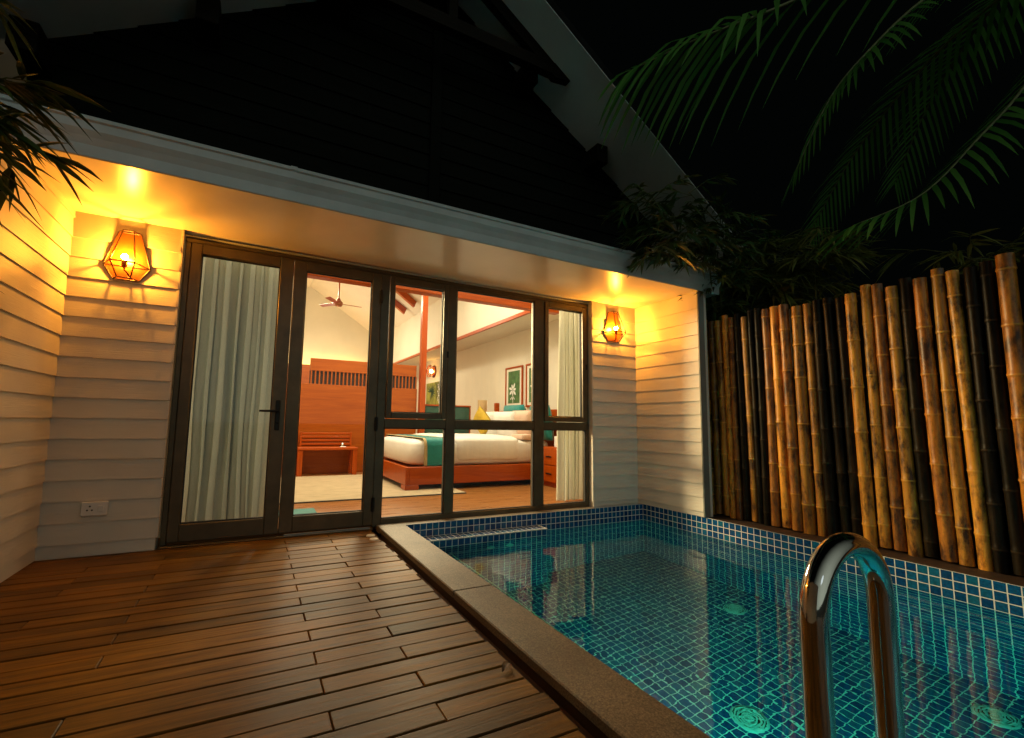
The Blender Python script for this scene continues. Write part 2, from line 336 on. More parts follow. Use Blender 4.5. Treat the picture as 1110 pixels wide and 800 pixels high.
b=MB(); PW=.098; y=-.028; i=0
rr=random.Random(3)
while y>-6.2:
    xs=[-1.12]; js=[-1.12+ (0.35 if i%2 else .72), (.302 if i%2 else .612)]
    if rr.random()<.5: js=js[1:]
    edge=.95+rr.uniform(-.008,.010)
    pts=[-1.12]+sorted(js)+[edge]
    for a,c in zip(pts[:-1],pts[1:]):
        dz=rr.uniform(-.0022,.0022)
        b.box(a+.0015,c-.0015,y-PW+.006,y+rr.uniform(-.0008,.0008),-.026+dz,0+dz,bev=.003)
    y-=PW; i+=1
struct('wooden_deck',b,M_deck)
b=MB()
b.box(.86,1.008,-6.2,-.03,-.10,-.042,.003)
for yy in [ -.3-.45*k for k in range(13)]: b.box(-1.1,.86,yy-.03,yy+.03,-.12,-.03)
struct('deck_edge_joist',b,M_joist)

Zt=.035; XR=3.9; XL=1.211; YB=-.115; YF=YB-92*TP; ZB=Zt-25*TP; ZW=-.131
b=MB()
def uvq(b,pts,uv): b.face(pts,uv=uv)
def uvz(u0,u1,z0,z1): return [(u0,Zt-z0),(u1,Zt-z0),(u1,Zt-z1),(u0,Zt-z1)]
# back wall, right wall, left wall, front wall, floor
uvq(b,[(XL,YB,ZB),(XR,YB,ZB),(XR,YB,Zt),(XL,YB,Zt)],uvz(XL-XR,0,ZB,Zt))
uvq(b,[(XR,YB,ZB),(XR,YF,ZB),(XR,YF,Zt),(XR,YB,Zt)],uvz(0,YB-YF,ZB,Zt))
uvq(b,[(XL,YF,ZB),(XL,YB,ZB),(XL,YB,Zt-.004),(XL,YF,Zt-.004)],uvz(YB-YF,0,ZB,Zt-.004))
uvq(b,[(XR,YF,ZB),(XL,YF,ZB),(XL,YF,Zt),(XR,YF,Zt)],uvz(0,XR-XL,ZB,Zt))
uvq(b,[(XL,YF,ZB),(XR,YF,ZB),(XR,YB,ZB),(XL,YB,ZB)],[(XL-XR,YF-YB),(0,YF-YB),(0,0),(XL-XR,0)])
# overflow ledge along the back wall
def tilebox(b,x0,x1,y0,y1,z0,z1,top=True):
    uvq(b,[(x0,y0,z0),(x1,y0,z0),(x1,y0,z1),(x0,y0,z1)],uvz(x0-XR,x1-XR,z0,z1))
    uvq(b,[(x1,y0,z0),(x1,y1,z0),(x1,y1,z1),(x1,y0,z1)],uvz(y0-YB,y1-YB,z0,z1))
    if top: uvq(b,[(x0,y0,z1),(x1,y0,z1),(x1,y1,z1),(x0,y1,z1)],[(x0-XR,y0-YB),(x1-XR,y0-YB),(x1-XR,y1-YB),(x0-XR,y1-YB)])
LX=XR-25*TP; LY=YB-3*TP; LZ=Zt-2*TP
tilebox(b,XL+.002,LX,LY,YB-.002,ZB+.002,LZ)
SX=XL+6*TP; SY=YB-31*TP; SZ=Zt-6*TP
tilebox(b,XL+.002,SX,SY,LY-.003,ZB+.002,SZ)
struct('pool_basin',b,M_tile)
b=MB()
b.box(XL+.003,LX+.004,LY-.004,LY+.006,LZ+.001,LZ+.007,.001)
b.box(LX-.006,LX+.004,LY+.006,YB-.003,LZ+.001,LZ+.007,.001)
b.box(SX-.007,SX+.004,SY-.003,LY-.006,SZ+.001,SZ+.007,.001); b.box(XL+.003,SX-.008,SY-.003,SY+.006,SZ+.001,SZ+.007,.001); b.box(SX-.006,SX+.003,SY-.004,SY+.003,SZ-.12,SZ,.001)
struct('pool_ledge_nosing',b,M_mosaic_edge)
b=MB(); b.box(1.012,XL-.005,YF-.1,YB-.01,-.5,-.0062); struct('pool_wall',b,M_deckdark)
b=MB(); b.face([(XL+.001,YF+.001,ZW),(XR-.001,YF+.001,ZW),(XR-.001,YB-.001,ZW),(XL+.001,YB-.001,ZW)]); 
struct('pool_water',b,M_water)
b=MB()
ys=[YF-.1,-4.3,-3.02,-1.62,-.118]
for a,c in zip(ys[:-1],ys[1:]): b.box(1.0,1.222,a+.0015,c-.0015,-.005,Zt,.005)
b.box(1.0,3.252,-.112,-.002,-.02,Zt-.003,.004)
b.box(1.222,4.2,YF-.25,YF-.001,-.02,Zt,.004)
struct('pool_coping',b,M_granite)
b=MB(); b.box(XR+.002,4.35,-5.2,-.862,-.25,Zt-.002,.003); 
struct('fence_kerb',b,M_deckdark)
# fittings on the pool floor and walls
def grate(name,label,c,r,axis,grp):
    t=thing(name,label,'drain cover' if axis=='z' else 'pool inlet',c,grp)
    m=MB(); k=1 if axis=='z' else -1
    m.lathe([(r*.97,0),(r,.004),(r*.9,.009),(r*.86,.010)],c,28,axis=axis) if axis=='z' else m.lathe([(r,0),(r*.98,-.006),(r*.7,-.010),(r*.66,-.004)],c,28,axis=axis)
    if axis=='z':
        for q in (.76,.58,.40,.22):
            m.lathe([(r*(q+.05),.003),(r*(q+.05),.010),(r*(q-.05),.010),(r*(q-.05),.003)],c,28)
        for a in range(4):
            A=a*PI/4; d=Vector((math.cos(A),math.sin(A),0))*r*.86; p=Vector(c)+Vector((0,0,.006)); m.tube([p-d,p+d],.004,6)
        m.build('grate',M_drain,t)
        m2=MB(); m2.lathe([(0.001,.001),(r*.9,.001)],c,28); m2.build('sump',M_hole,t)
    else:
        m.build('rim',M_drain,t); m2=MB(); m2.lathe([(r*.7,-.003),(r*.3,-.012),(.001,-.014)],c,20,axis=axis); m2.build('nozzle',M_drain,t)
    return t
grp='round white fittings in the pool'
Zd=ZB+.001
grate('drain_cover','round slotted drain cover on pool floor nearest the stone coping',(2.565,-2.115,Zd),.095,'z',grp)
grate('drain_cover','round drain cover in the middle of the pool floor, beyond the others',(3.54,-1.385,Zd),.085,'z',grp)
grate('drain_cover','round drain cover on pool floor close to the bamboo fence side',(3.63,-2.765,Zd),.090,'z',grp)
grate('pool_inlet','round return inlet under the tiled ledge, nearer the stone coping',(1.93,LY-.001,-.30),.04,'y',grp)
grate('pool_inlet','round return inlet under the tiled ledge, nearer its free end',(2.12,LY-.001,-.30),.04,'y',grp)
# underwater lamps on the wall under the coping
def pool_lamp(y,label):
    t=thing('pool_lamp',label,'pool lamp',(XL+.001,y,-.55),'underwater lamps below the coping')
    m=MB(); m.lathe([(.12,.0),(.12,.018),(.095,.026),(.09,.018)],(XL+.001,y,-.55),28,axis='x'); m.build('rim',M_steel,t)
    m=MB(); m.lathe([(.09,.016),(.06,.024),(.001,.028)],(XL+.001,y,-.55),28,axis='x'); m.build('lens',M_pool_lamp,t)
    l=bpy.data.lights.new('pool_lamp_beam','AREA'); l.energy=34; l.shape='DISK'; l.size=.18; l.color=(.10,.92,.62)
    o=bpy.data.objects.new('pool_lamp_beam',l); o.location=(XL+.05,y,-.50); o.rotation_euler=Vector((.62,.30,-.72)).to_track_quat('-Z','Y').to_euler(); C.objects.link(o)
pool_lamp(-2.75,'round underwater lamp in the tiled pool wall beside the handrail')
pool_lamp(-4.35,'round underwater lamp in the tiled pool wall farther from the house')

# stainless handrail
HX0,HX1,HY,HZ=1.038,1.300,-3.27,.643
t=thing('pool_handrail','polished stainless steel looped handrail rising from the stone pool coping','handrail',(HX0,HY,Zt))
m=MB(); cx=(HX0+HX1)/2; R_=(HX1-HX0)/2
pts=[(HX0,HY,Zt)]+[(HX0,HY,Zt+.05+k*(HZ-R_-Zt-.05)/6) for k in range(6)]
pts+=[(cx-R_*math.cos(a*PI/24),HY,HZ-R_+R_*math.sin(a*PI/24)) for a in range(25)]
pts+=[(HX1,HY,HZ-R_-k*(HZ-R_+.75)/10) for k in range(1,11)]
m.tube(pts,.0245,28); m.build('rail',M_steel,t)
m=MB(); m.lathe([(.026,.014),(.046,.010),(.05,.0)],(HX0,HY,Zt+.001),28); m.build('base_flange',M_steel,t)
for zz in (-.36,-.62):
    m=MB(); m.box(HX1-.06,HX1+.03,HY-.45,HY-.02,zz-.02,zz+.012,.006); m.build('tread',M_steel,t)

# small discs in the deck
for (x,y,l) in ((.905,-.235,'flat cream disc set in the deck corner, the one nearer the glass door'),(.902,-.352,'flat cream disc set in the deck corner, the one farther from the glass door')):
    m=MB(); m.lathe([(.034,.0),(.034,.006),(.030,.010),(.012,.012),(.001,.012)],(x,y,.001),24)
    tag(m.build('deck_disc',M_disc),l,'deck disc','cream discs set in the deck')

# one fallen leaf where the deck meets the coping
m=MB(); rows=[]
for i in range(9):
    f=i/8; w=.013*math.sin(PI*min(1,f*1.02+.02))**.8; c=Vector((.885+.055*f,-2.325+.035*f,.006+.012*math.sin(PI*f))); n=Vector((-.035,.055,0)).normalized()
    rows.append([c+n*w+Vector((0,0,.006)),c,c-n*w+Vector((0,0,.005))])
m.grid(rows); tag(m.build('fallen_leaf',simple('dry_leaf',(.10,.05,.015),.7)),'small dry brown leaf lying on the deck edge beside the coping','leaf')

# ------------------------------------------------------------------ villa shell
villa=thing('villa','timber clad villa with lit glass front, cream soffit and dark gable','house',(1.37,0,0))
EXP=.131; Z0S=1.918
def siding(x0,y0,du,L,nrm,z0,z1,u0=0,name='siding_wall',ends=True):
    """lap boards on a wall: start (x0,y0), unit direction du, length L, outward normal nrm"""
    m=MB(); k0=math.floor((z0-Z0S)/EXP); k=k0
    rng=random.Random(int(x0*100+L*10))
    P=lambda u,o,z:(x0+du[0]*u+nrm[0]*o, y0+du[1]*u+nrm[1]*o, z)
    while Z0S+k*EXP<z1-.06:
        a=max(Z0S+k*EXP,z0); c=Z0S+(k+1)*EXP+.01
        if c>z1-.07: c=z1
        fb=.016-.010*(a-(Z0S+k*EXP))/EXP; ft=fb-.010*(c-a)/EXP
        w=rng.uniform(-.0012,.0012); off=u0+rng.uniform(0,9)
        n=max(1,int(L/.5)); 
        for q in range(n):
            ua,ub=L*q/n,L*(q+1)/n
            m.face([P(ua,fb,a+w),P(ub,fb,a+w),P(ub,ft,c),P(ua,ft,c)],uv=[(ua+off,a),(ub+off,a),(ub+off,c),(ua+off,c)])
            m.face([P(ua,0,a+w),P(ub,0,a+w),P(ub,fb,a+w),P(ua,fb,a+w)],uv=[(ua,0),(ub,0),(ub,.02),(ua,.02)])
        if ends:
            for uu in (0,L): m.face([P(uu,0,a+w),P(uu,fb,a+w),P(uu,ft,c),P(uu,0,c)],uv=[(0,a),(.02,a),(.02,c),(0,c)])
        k+=1
    return m.build(name,M_siding,villa)
SO=2.226   # soffit height
FX0,FX1=-.475,3.252
YS=-.048
siding(-1.1,YS,(1,0),FX0-.018+1.1,(0,-1),.004,SO)              # left of the door
siding(FX1+.012,YS,(1,0),3.9-FX1-.012,(0,-1),Zt+.001,SO)         # right of the window
siding(-1.1,YS-.0,(0,-1),5.4,(1,0),.004,2.30)                    # left side wall
siding(3.9,-.87,(0,1),.87+YS,(-1,0),Zt+.001,SO)                  # right fin wall
for q in ((-1.1,FX0-.02,YS,.12,-.3,SO),(FX1+.012,4.02,YS,.12,-.3,SO),(3.9045,4.02,-.87,YS-.001,-.02,SO),(-1.25,-1.1005,-5.45,.12,-.3,2.30)):   # wall cores behind the boards
    m=MB(); m.box(*q); m.build('wall_core',M_siding,villa)
m=MB(); m.box(3.884,3.965,-.888,-.871,Zt,SO-.002,.003); m.build('corner_trim',M_trim,villa)
# boards returning into the reveal beside the frame
m=MB(); mL=MB()
k=-14
while Z0S+k*EXP<SO-.01:
    a=max(Z0S+k*EXP,Zt+.002); c=min(a+EXP-.004,SO-.002) if Z0S+k*EXP>=Zt else Z0S+(k+1)*EXP-.004
    if c>a: m.box(FX1+.002,FX1+.0125,YS-.012,-.001,a,c,.001); mL.box(FX0-.0195,FX0-.006,YS-.012,-.001,max(a,.01),c,.001)
    k+=1
m.build('reveal_boards',M_siding,villa); mL.build('reveal_boards',M_siding,villa)
# soffit, gutter, fascia
GY=-.925
m=MB()
m.box(-1.1,4.06,GY+.02,.02,SO,SO+.02)
m.build('soffit',M_soffit,villa)
m=MB()
prof=[(GY+.02,SO-.012),(GY+.012,SO-.016),(GY+.004,SO-.012),(GY+.002,SO+.05),(GY-.012,SO+.085),(GY-.03,SO+.115),(GY-.034,SO+.155),(GY-.045,SO+.162),(GY-.047,SO+.178),(GY-.036,SO+.186),(GY-.026,SO+.178),(GY-.024,SO+.16),(GY+.02,SO+.16)]
for a,c in ((-1.16,.168),(.172,2.9),(2.904,4.16)):
    rows=[[(x,p[0],p[1]) for p in prof] for x in (a,c)]
    m.grid(rows,smooth=False,close_u=True); m.face([(a,p[0],p[1]) for p in prof]); m.face([(c,p[0],p[1]) for p in prof][::-1])
g=m.build('gutter',M_white,villa)
for x in (.17,2.902): 
    m=MB()
    rows=[[(xx,p[0]-.004 if j<12 else p[0],p[1]+(.003 if j in(7,8,9) else 0)) for j,p in enumerate(prof)] for xx in (x-.018,x+.018)]
    m.grid(rows,smooth=False,close_u=True); m.build('gutter_joint',M_white,g)
m=MB(); m.box(4.02,4.16,GY+.03,-.2,SO-.014,SO+.012,.003); m.box(4.06,4.14,GY+.03,-.15,SO+.014,SO+.17,.004); m.build('eave_return',M_white,villa)
m=MB(); m.face([(-1.16,GY+.01,SO+.17),(4.1,GY+.01,SO+.17),(4.1,-.12,SO+.40),(-1.16,-.12,SO+.40)]); m.face([(-1.16,GY+.01,SO+.155),(4.1,GY+.01,SO+.155),(4.1,-.12,SO+.385),(-1.16,-.12,SO+.385)][::-1])
m.build('skirt_roof',M_roof,villa)
# gable wall of horizontal dark boards
AX=1.372; AZ=5.057; SL=.652
m=MB(); z=SO+.03
while z<AZ-.03:
    zz=min(z+.15,AZ-.004)
    h0=min(2.75,(AZ-z)/SL); h1=min(2.75,(AZ-zz)/SL)
    m.face([(AX-h0,-.122,z),(AX+h0,-.122,z),(AX+h1,-.108,zz),(AX-h1,-.108,zz)])
    m.face([(AX-h0,-.10,z),(AX+h0,-.10,z),(AX+h0,-.122,z),(AX-h0,-.122,z)])
    z=zz+.0001
m.face([(AX-2.75,-.1,SO+.03),(AX-2.75,-.1,AZ-SL*2.75),(AX,-.1,AZ),(AX+2.75,-.1,AZ-SL*2.75),(AX+2.75,-.1,SO+.03)])
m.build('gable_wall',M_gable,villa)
m=MB(); m.box(AX-.05,AX+.05,-.15,-.123,SO+.42,AZ-.1,.004); m.build('gable_post',M_gable,villa)
# roof slabs: white boarded underside and dark covering
YR0,YR1=-.822,11.2
roof=None
for part,(o0,o1,ma) in (('roof_underside',(0,.006,M_under)),('roof_covering',(.0065,.10,M_roof))):
    m=MB()
    for s in (-1,1):
        e=3.55
        P=lambda d,y,o:(AX+s*d,y,AZ-SL*d+o)
        q=[P(0,YR0,o0),P(e,YR0,o0),P(e,YR1,o0),P(0,YR1,o0)]; r=[P(0,YR0,o1),P(e,YR0,o1),P(e,YR1,o1),P(0,YR1,o1)]
        m.face(q); m.face(r)
        for i in range(4):
            if i!=3: m.face([q[i],q[(i+1)%4],r[(i+1)%4],r[i]])
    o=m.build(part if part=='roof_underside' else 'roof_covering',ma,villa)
    if roof is None: roof=o
for d in (-2.70,-1.79,-.90,0,.90,1.79,2.70):
    m=MB(); zc=AZ-SL*abs(d); m.box(AX+d-.07,AX+d+.07,-.36,-.101,zc-.21-.04,zc-.055,.006); m.build('purlin',M_darkwood,roof)
# decorative gable truss under the verge
m=MB(); ty0,ty1=-.51,-.43
m.prism([(AX-1.25,4.245),(AX+1.25,4.245),(AX+1.07,4.36),(AX-1.07,4.36)],1,ty0,ty1)
for s in (-1,1):
    pl=[(AX+s*1.25,4.2449),(AX+s*1.0,4.3601),(AX+s*.0,AZ-.14),(AX+s*.0,AZ-.004)]
    pl=[(AX+s*1.249,AZ-SL*1.249-.001),(AX,AZ-.003),(AX,AZ-.14),(AX+s*1.072,AZ-SL*1.072-.14+.0)]
    m.prism(pl if s>0 else pl[::-1],1,ty0+.004,ty1-.004)
m.prism([(AX-.04,4.362),(AX+.04,4.362),(AX+.04,AZ-.17),(AX-.04,AZ-.17)],1,ty0+.008,ty1-.008)
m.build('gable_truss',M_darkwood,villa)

# ------------------------------------------------------------------ glazed front (frame face y=0, depth to .07)
YD=.065
ZL,ZH=.012,2.195
win=thing('placeholder','x','x') if False else None
fr=MB()
BV=.004
def bar(m,x0,x1,z0,z1,y0=0.0,y1=YD,bv=BV): m.box(x0,x1,y0,y1,z0,z1,bv)
# outer frame with members butted end to end
bar(fr,FX0,FX1,ZH-.035,ZH); bar(fr,FX0,-.44,ZL,ZH-.0352); bar(fr,3.215,FX1,ZL,ZH-.0352)
bar(fr,.966,1.040,ZL,ZH-.0352); bar(fr,1.040,3.215,ZL,.074)
bar(fr,1.600,1.690,.0742,ZH-.0352); bar(fr,2.556,2.672,.0742,ZH-.0352)
for a,c in ((1.0402,1.5998),(1.6902,2.5558),(2.6722,3.2148)): bar(fr,a,c,.826,.905)
bar(fr,1.6902,2.5558,ZH-.062,ZH-.0354)
wf=fr.build('window_frame',M_frame,villa)
m=MB(); m.box(FX0-.004,FX1+.004,-.02,.03,ZH+.002,ZH+.012,.002); m.build('head_flashing',M_white,wf)
m=MB(); m.box(FX0,.966,-.045,-.001,.001,.0115,.003); m.build('door_threshold',M_frame,villa)
m=MB(); m.box(.30,.95,-.012,-.002,.0125,.022,.001); m.build('threshold_strip',M_steel,wf)
def sash(x0,x1,z0,z1,wl,wr,wb,wt,y0=-.012,y1=.045):
    s=MB(); s.box(x0,x0+wl,y0,y1,z0,z1,BV); s.box(x1-wr,x1,y0,y1,z0,z1,BV)
    s.box(x0+wl+.0001,x1-wr-.0001,y0,y1,z0,z0+wb,BV); s.box(x0+wl+.0001,x1-wr-.0001,y0,y1,z1-wt,z1,BV); return s
def pane(x0,x1,z0,z1,y=.022):
    g=MB(); g.face([(x0,y,z0),(x1,y,z0),(x1,y,z1),(x0,y,z1)]); return g
def gasket(x0,x1,z0,z1,y0=.012,y1=.0325,w=.007):
    s=MB(); s.box(x0,x0+w,y0,y1,z0,z1); s.box(x1-w,x1,y0,y1,z0,z1); s.box(x0+w,x1-w,y0,y1,z0,z0+w); s.box(x0+w,x1-w,y0,y1,z1-w,z1); return s
# door leaves
for i,(x0,x1,wl,wr) in enumerate(((-.438,.258,.068,.098),(.262,.964,.094,.076))):
    d=sash(x0,x1,.030,ZH-.037,wl,wr,.118,.075).build('door_leaf',M_frame,villa)
    g0,g1=x0+wl,x1-wr
    pane(g0-.004,g1+.004,.144,ZH-.108).build('glass_pane',M_glass,d)
    gasket(g0,g1,.148,ZH-.112).build('gasket',M_rubber,d)
    if i==0:
        d['label']='left door leaf with black lever handle'
        h=MB(); hx=.205; h.box(hx-.017,hx+.017,-.024,-.0125,.80,1.03,.005); h.tube([(hx,-.024,.945),(hx,-.062,.945)],.010,10); 
        h.tube([(hx+.004,-.062,.945),(hx-.05,-.064,.946),(hx-.128,-.060,.945)],[.0105,.0095,.008],10); h.lathe([(.009,0),(.009,-.008),(.001,-.008)],(hx,-.024,.86),12,axis='y')
        h.build('door_handle',M_black,d)
    else:
        d['label']='right door leaf'
        for zz in (.20,.86,1.95):
            h=MB(); h.box(.949,.979,-.026,-.0125,zz-.055,zz+.055,.003); h.tube([(.964,-.027,zz-.06),(.964,-.027,zz+.06)],.0085,10); h.build('hinge',M_black,d)
# window lights
for (x0,x1) in ((1.0402,1.5998),(2.6722,3.2148)):
    s=sash(x0+.004,x1-.004,.909,ZH-.039,.046,.046,.052,.058,y0=-.014).build('casement_sash',M_frame,wf)
    pane(x0+.046,x1-.046,.957,ZH-.093).build('glass_pane',M_glass,wf)
    gasket(x0+.05,x1-.05,.961,ZH-.097).build('gasket',M_rubber,wf)
    for zz in (1.5,): 
        h=MB(); h.box(x1-.012,x1+.006,-.024,-.0142,zz-.03,zz+.03,.002); h.build('hinge',M_black,wf)
for (x0,x1,z0,z1) in ((1.6902,2.5558,.905,ZH-.062),(1.0402,1.5998,.074,.826),(1.6902,2.5558,.074,.826),(2.6722,3.2148,.074,.826)):
    pane(x0-.003,x1+.003,z0-.003,z1+.003).build('glass_pane',M_glass,wf)
    gasket(x0+.0005,x1-.0005,z0+.0005,z1-.0005).build('gasket',M_rubber,wf)

# ------------------------------------------------------------------ wall lamps
def lamp(x,y,label):
    """wall lantern, origin at wall point at mid-ring height"""
    z=1.895; t=thing('wall_lamp',label,'wall lamp',(x,y,z),'caged wall lamps on the siding')
    hexp=[(-.062,.235),(.062,.235),(.128,0),(.072,-.092),(-.072,-.092),(-.128,0)]
    m=MB(); m.prism([(x+p[0],z+p[1]) for p in hexp][::-1],1,y-.008,y); m.build('back_plate',M_copper,t)
    m=MB(); r=.0046
    def nd(ring,k):
        w,zz,dp,fw={'t':(.062,.235,.055,.030),'m':(.128,0,.135,.066),'b':(.072,-.092,.075,.036)}[ring]
        return [Vector((x-w,y-.008,z+zz)),Vector((x-fw,y-dp,z+zz)),Vector((x+fw,y-dp,z+zz)),Vector((x+w,y-.008,z+zz))][k]
    for ring in 'tmb':
        for k in range(3): m.tube([nd(ring,k),nd(ring,k+1)],r,6)
        m.tube([nd(ring,0),nd(ring,3)],r,6)
    for k in range(4):
        m.tube([nd('t',k),nd('m',k)],r,6); m.tube([nd('m',k),nd('b',k)],r,6)
    m.build('cage',M_cage,t)
    m=MB(); bx,by,bz=x-.006,y-.062,z+.035
    m.lathe([(.001,-.055),(.013,-.055),(.016,-.05),(.016,-.012),(.013,-.005),(.001,-.004)],(bx,by,bz),14); m.build('bulb_holder',M_holder,t)
    m=MB(); m.tube([(bx,by,bz-.053),(bx+.004,by-.002,bz-.075),(bx+.02,by+.01,bz-.09),(bx+.026,by+.03,bz-.105),(bx+.026,by+.048,bz-.118)],.0045,8); m.build('curved_arm',M_cage,t)
    m=MB(); R=.0185; m.lathe([(.010,-.006)]+[(R*math.sin(a*PI/12)+.0005,.015-R*math.cos(a*PI/12)*1.0) for a in range(2,13)],(bx,by,bz),16); m.build('bulb',M_bulb,t)
    return t
la=lamp(-.785,YS-.012,'lit caged wall lamp between the left side wall and the glass door')
dup(la,'lit caged wall lamp between the window and the bamboo fence corner',(3.545,YS-.012,1.895))
# socket
t=thing('power_socket','white rectangular power socket low on the siding left of the door','power socket',(-.825,YS-.02,.298))
m=MB(); m.box(-.892,-.758,YS-.036,YS-.012,.254,.342,.004); m.build('cover_plate',M_plate,t)
m=MB()
for dx,dz in ((-.022,.016),(-.034,-.008),(-.010,-.008)): m.lathe([(.0055,0),(.001,0)],(-.825+dx,YS-.0365,.298+dz),10,axis='y')
m.build('pin_hole',M_hole,t)
m=MB(); m.box(-.806,-.776,YS-.0395,YS-.0362,.278,.318,.0015); m.build('rocker_switch',M_plate,t)

# ------------------------------------------------------------------ bamboo fence
fence=thing('bamboo_fence','tall fence of upright golden and black bamboo poles beside the pool','fence',(4.15,-2.7,0))
m=MB(); m.box(4.20,4.23,-5.2,-.60,0,1.93,.004); m.build('backing_panel',M_deckdark,fence)
rng=random.Random(11)
seq='b g b g g b d g d d b g b g g d d d g g b g d b g g d d b d g b g g b d g b g d g b g g d g b b g d g g b'.split()
y=-.66
for i,kind in enumerate(seq):
    dia=rng.uniform(.072,.094) if i>10 else rng.uniform(.060,.080)
    if kind=='d': dia*=.92
    y-=dia/2; r=dia/2
    if y<-5.1: break
    h=1.955+rng.uniform(-.035,.03); xx=4.148+rng.uniform(-.012,.012); lean=rng.uniform(.010,.036); bow=rng.uniform(-.008,.008); lx=rng.uniform(-.01,.01)
    z=.03+rng.uniform(0,.02); m=MB(); rows=[]; seg=rng.uniform(.08,.3); scars=[]
    prof=[(z,1.0)]
    while z+seg<h-.03:
        z+=seg; scars.append(z)
        prof+=[(z-.022,.97),(z-.010,1.0),(z-.006,1.03),(z-.002,1.09),(z+.003,1.03),(z+.006,1.06),(z+.014,.99),(z+.04,.965)]
        seg=rng.uniform(.24,.40)
    prof.append((h,.97))
    taper=lambda q:1.0-.10*q/h
    ctr=lambda q:(xx+lx*q/h, y+lean*(q/h-.5)+bow*math.sin(PI*q/h))
    n=14
    for (q,k) in prof:
        cx_,cy_=ctr(q); rows.append([(cx_+r*k*taper(q)*math.cos(2*PI*a/n),cy_+r*k*taper(q)*math.sin(2*PI*a/n),q) for a in range(n)])
    sc_=[1.0 if any(-.0065<q-z_<.0035 for z_ in scars) else 0.0 for q,k in prof]
    m.grid(rows,close_u=True,uvf=lambda a,b:(sc_[min(a,len(sc_)-1)],0))
    cx_,cy_=ctr(h); rt=r*.97*taper(h)
    m.grid([[(cx_+rt*f*math.cos(2*PI*a/n),cy_+rt*f*math.sin(2*PI*a/n),h-dz) for a in range(n)] for f,dz in ((1,0),(.74,.001),(.70,.06),(.02,.065))],close_u=True,smooth=False,uvf=lambda a,b:(0,0))
    o=m.build('pole',{'g':M_bam,'b':M_bamb,'d':M_bamd}[kind],fence)
    if kind=='d': o['label']='black bamboo pole'
    y-=r+rng.uniform(.001,.006)

# ------------------------------------------------------------------ vegetation
def leaf(m,p,d,L,w,droop,up=None):
    """lance-shaped leaf folded along its midrib"""
    d=Vector(d).normalized(); s=d.cross(Vector((0,0,1)))
    if s.length<.05: s=Vector((1,0,0))
    s.normalize(); s=(s+Vector((random.uniform(-.5,.5),random.uniform(-.5,.5),random.uniform(-.7,.7)))).normalized(); s=(s-d*s.dot(d)).normalized()
    prof=((0,.12),(.18,.8),(.42,1),(.7,.66),(1,.02)); A=[];B=[];Mi=[]
    for f,k in prof:
        q=Vector(p)+d*L*f+Vector((0,0,-droop*L*f*f)); n=d.cross(s)
        Mi.append(q); A.append(q+s*w*k+n*w*k*.25); B.append(q-s*w*k+n*w*k*.25)
    i=len(m.v); m.v+= [tuple(q) for q in A+Mi+B]; n=len(prof)
    for a in range(n-1):
        for o in (0,n):
            m.f.append((i+o+a,i+o+a+1,i+o+n+a+1,i+o+n+a)); m.uv.append(None); m.sm.append(False)
def bamboo_plant(name,label,root,stems,cat='plant',leafm=M_leaf,L=(.10,.17)):
    t=thing(name,label,cat,root)
    lm=MB(); st=MB()
    for (pts,nb,bl,nl) in stems:
        pts=[Vector(p) for p in pts]; st.tube(pts,[.012-.009*k/(len(pts)-1) for k in range(len(pts))],7)
        for k in range(nb):
            f=random.uniform(.30,1); q=f*(len(pts)-1); a=int(min(q,len(pts)-2)); p=pts[a].lerp(pts[a+1],q-a)
            an=random.uniform(0,2*PI); d=Vector((math.cos(an),math.sin(an),random.uniform(-.15,.55))); ln=bl*random.uniform(.5,1.1)
            br=[p,p+d*ln*.5,p+d*ln+Vector((0,0,-.25*ln))]; st.tube(br,[.0035,.0025,.0015],5,caps=False)
            for j in range(nl):
                g=random.uniform(.25,1); pp=br[0].lerp(br[1],g*2) if g<.5 else br[1].lerp(br[2],g*2-1)
                a2=an+random.uniform(-1.1,1.1); dd=Vector((math.cos(a2),math.sin(a2),random.uniform(-.6,.35)))
                leaf(lm,pp,dd,random.uniform(*L),random.uniform(.010,.017),random.uniform(.1,.6))
    st.build('stems',M_stem,t); lm.build('foliage',leafm,t); return t
# clump leaning over the right end of the gutter
bamboo_plant('bamboo_plant','dark leafy bamboo leaning over the right end of the gutter',(4.50,-.60,-.32),[
  ([(4.50,-.60,-.3),(4.46,-.66,2.0),(3.9,-1.05,2.62),(2.65,-1.32,2.70)],40,.42,14),
  ([(4.52,-.64,-.3),(4.48,-.72,2.05),(3.9,-1.1,2.55),(2.80,-1.32,2.46)],40,.36,14),
  ([(4.54,-.62,-.3),(4.50,-.70,2.2),(4.1,-1.1,2.75),(3.2,-1.35,2.85)],34,.40,13),
  ([(4.48,-.58,-.3),(4.44,-.66,2.0),(3.85,-1.05,2.42),(2.85,-1.22,2.34)],30,.26,13)])
bamboo_plant('bamboo_plant','spiky bamboo clump rising behind the middle of the bamboo fence',(5.0,-1.25,-.32),[
  ([(5.0,-1.2,-.3),(5.0,-1.2,1.6),(4.95,-1.12,2.6),(4.8,-1.0,2.8)],44,.42,14),
  ([(5.05,-1.3,-.3),(5.05,-1.35,1.6),(4.95,-1.40,2.5),(4.8,-1.6,2.75)],44,.42,14),
  ([(4.95,-1.1,-.3),(4.95,-1.1,1.6),(4.8,-.95,2.3),(4.65,-.85,2.45)],34,.34,14)],leafm=M_leaf_lit,L=(.16,.26))
